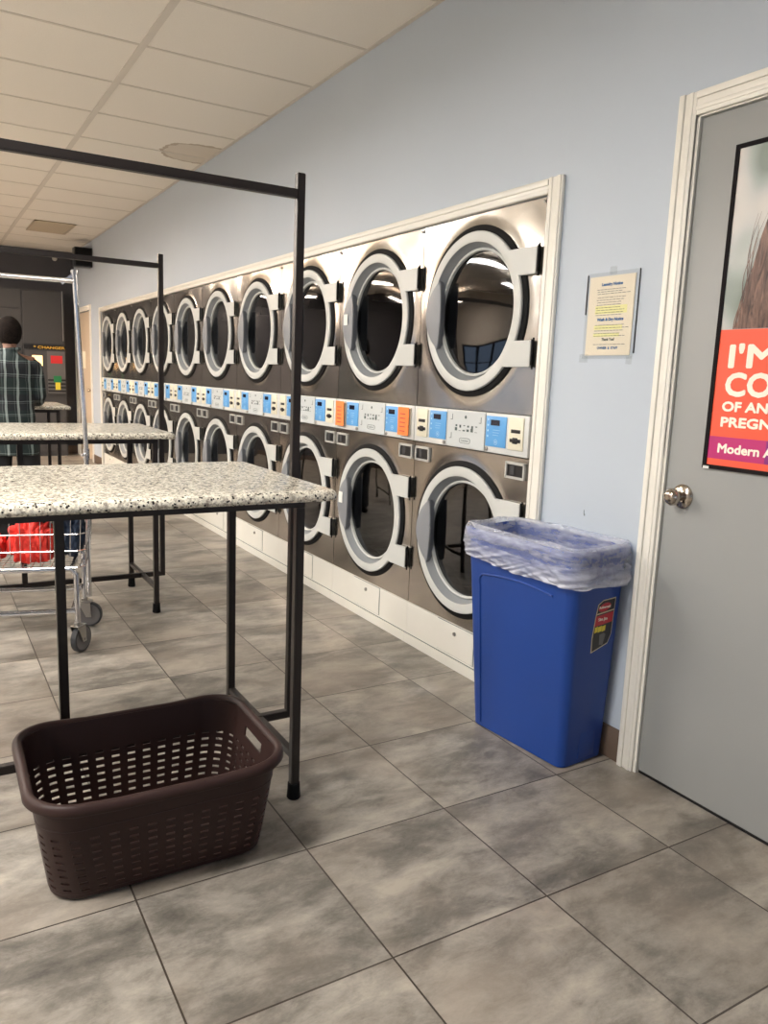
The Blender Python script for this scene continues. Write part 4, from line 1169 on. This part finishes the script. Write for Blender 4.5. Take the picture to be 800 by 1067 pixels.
bk_ = MB().box(vx0+.03, vx1-.03, vy0+.03, vy1-.03, ZC-.0032, ZC-.0022).build('backing', 'machine_grey', vr, smooth=0); bk_.location = (.57, -8.34, -(ZC-.004))
o = vm.build('slat', 'vent', vr, smooth=0); o.location = (.57, -8.34, -(ZC-.004))
# ------------------------------------------------------------------ lights: unseen fluorescent fixtures, hung low to brighten the ceiling
M['lamp'] = emis('lamp_diffuser', (1.0, .965, .92, 1), 33)
M['lamp_up'] = emis('added_uplight_glow', (1.0, .94, .86, 1), 8)  # upward glow added to brighten the ceiling
M['lamp_w_up'] = emis('warm_uplight_glow', (1.0, .82, .66, 1), 13)  # warm version of the added upward glow
M['lamp_w'] = emis('warm_lamp_diffuser', (1.0, .82, .66, 1), 46)
def hung_light(cx, cy, mat, label):
    zt = 2.62
    r = empty('ceiling_light', (cx, cy, zt)); tag(r, label, 'ceiling light', 'hanging fluorescent ceiling lights')
    a, b = .61, .17
    MB().box(-a, a, -.05, .05, .052, .075, b=.004).box(-a-.008, -a, -b, b, -.03, .055).box(a, a+.008, -b, b, -.03, .055).build('housing', 'tbar', r)
    MB().box(-a, a, -b-.006, -b, -.02, .055).box(-a, a, b, b+.006, -.02, .055).build('added_side_shield', 'tbar', r)  # opaque sides added to keep direct light off the upper wall
    m = MB(); pr = [(-b, 0), (-b*.8, -.022), (0, -.026), (b*.8, -.022), (b, 0)]
    for x in (-a, a): m.v += [(x, y, z) for y, z in pr]
    n = len(pr)
    for k in range(n-1): m.f.append((k, (k+1) % n, n+(k+1) % n, n+k)); m.mi.append(0)
    m.build('diffuser', mat, r, smooth=40)
    MB().box(-a, a, -b, -.052, .046, .050).box(-a, a, .052, b, .046, .050).build('added_uplight', mat+'_up', r, smooth=0)  # glowing panels added on top to light the ceiling
    for x in (-.45, .45): MB().tube([(x, 0, .07), (x, 0, ZC-zt-.004)], .004, 6).build('hanger', 'tbar', r)
rowy = lambda k: 1.894+.613*(k+.5)
for i, (x, k, mt) in enumerate(((-2.772, -4, 'lamp'), (-2.772, 0, 'lamp'), (-2.772, 4, 'lamp'), (-2.772, 8, 'lamp_w'), (-2.772, 12, 'lamp_w'), (-5.0, -4, 'lamp'), (-5.0, 1, 'lamp'), (-5.0, 6, 'lamp'), (-5.0, 11, 'lamp_w'))):
    hung_light(x, rowy(k), mt, 'unseen fluorescent light left of the tables, hung low to brighten the ceiling')

# ------------------------------------------------------------------ camera, world, view
cam = bpy.data.cameras.new('camera'); co = bpy.data.objects.new('camera', cam); col.objects.link(co)
co.location = (-1.98824, -1.73363, 1.25902); co.rotation_euler = (1.4011782, -.0384432, -.5328385)
cam.sensor_fit = 'VERTICAL'; cam.sensor_height = 36; cam.lens = 812.025/1067*36; cam.clip_start = .05
sc.camera = co
wd = bpy.data.worlds.new('world'); sc.world = wd; wd.use_nodes = True
wd.node_tree.nodes['Background'].inputs[0].default_value = (.55, .68, .9, 1); wd.node_tree.nodes['Background'].inputs[1].default_value = .6
sc.view_settings.view_transform = 'Standard'; sc.view_settings.look = 'None'; sc.view_settings.gamma = 1
sc.view_settings.use_curve_mapping = False; sc.view_settings.exposure = 1.0
sc.cycles.max_bounces = 8; sc.cycles.transparent_max_bounces = 16
sc.cycles.use_denoising = True
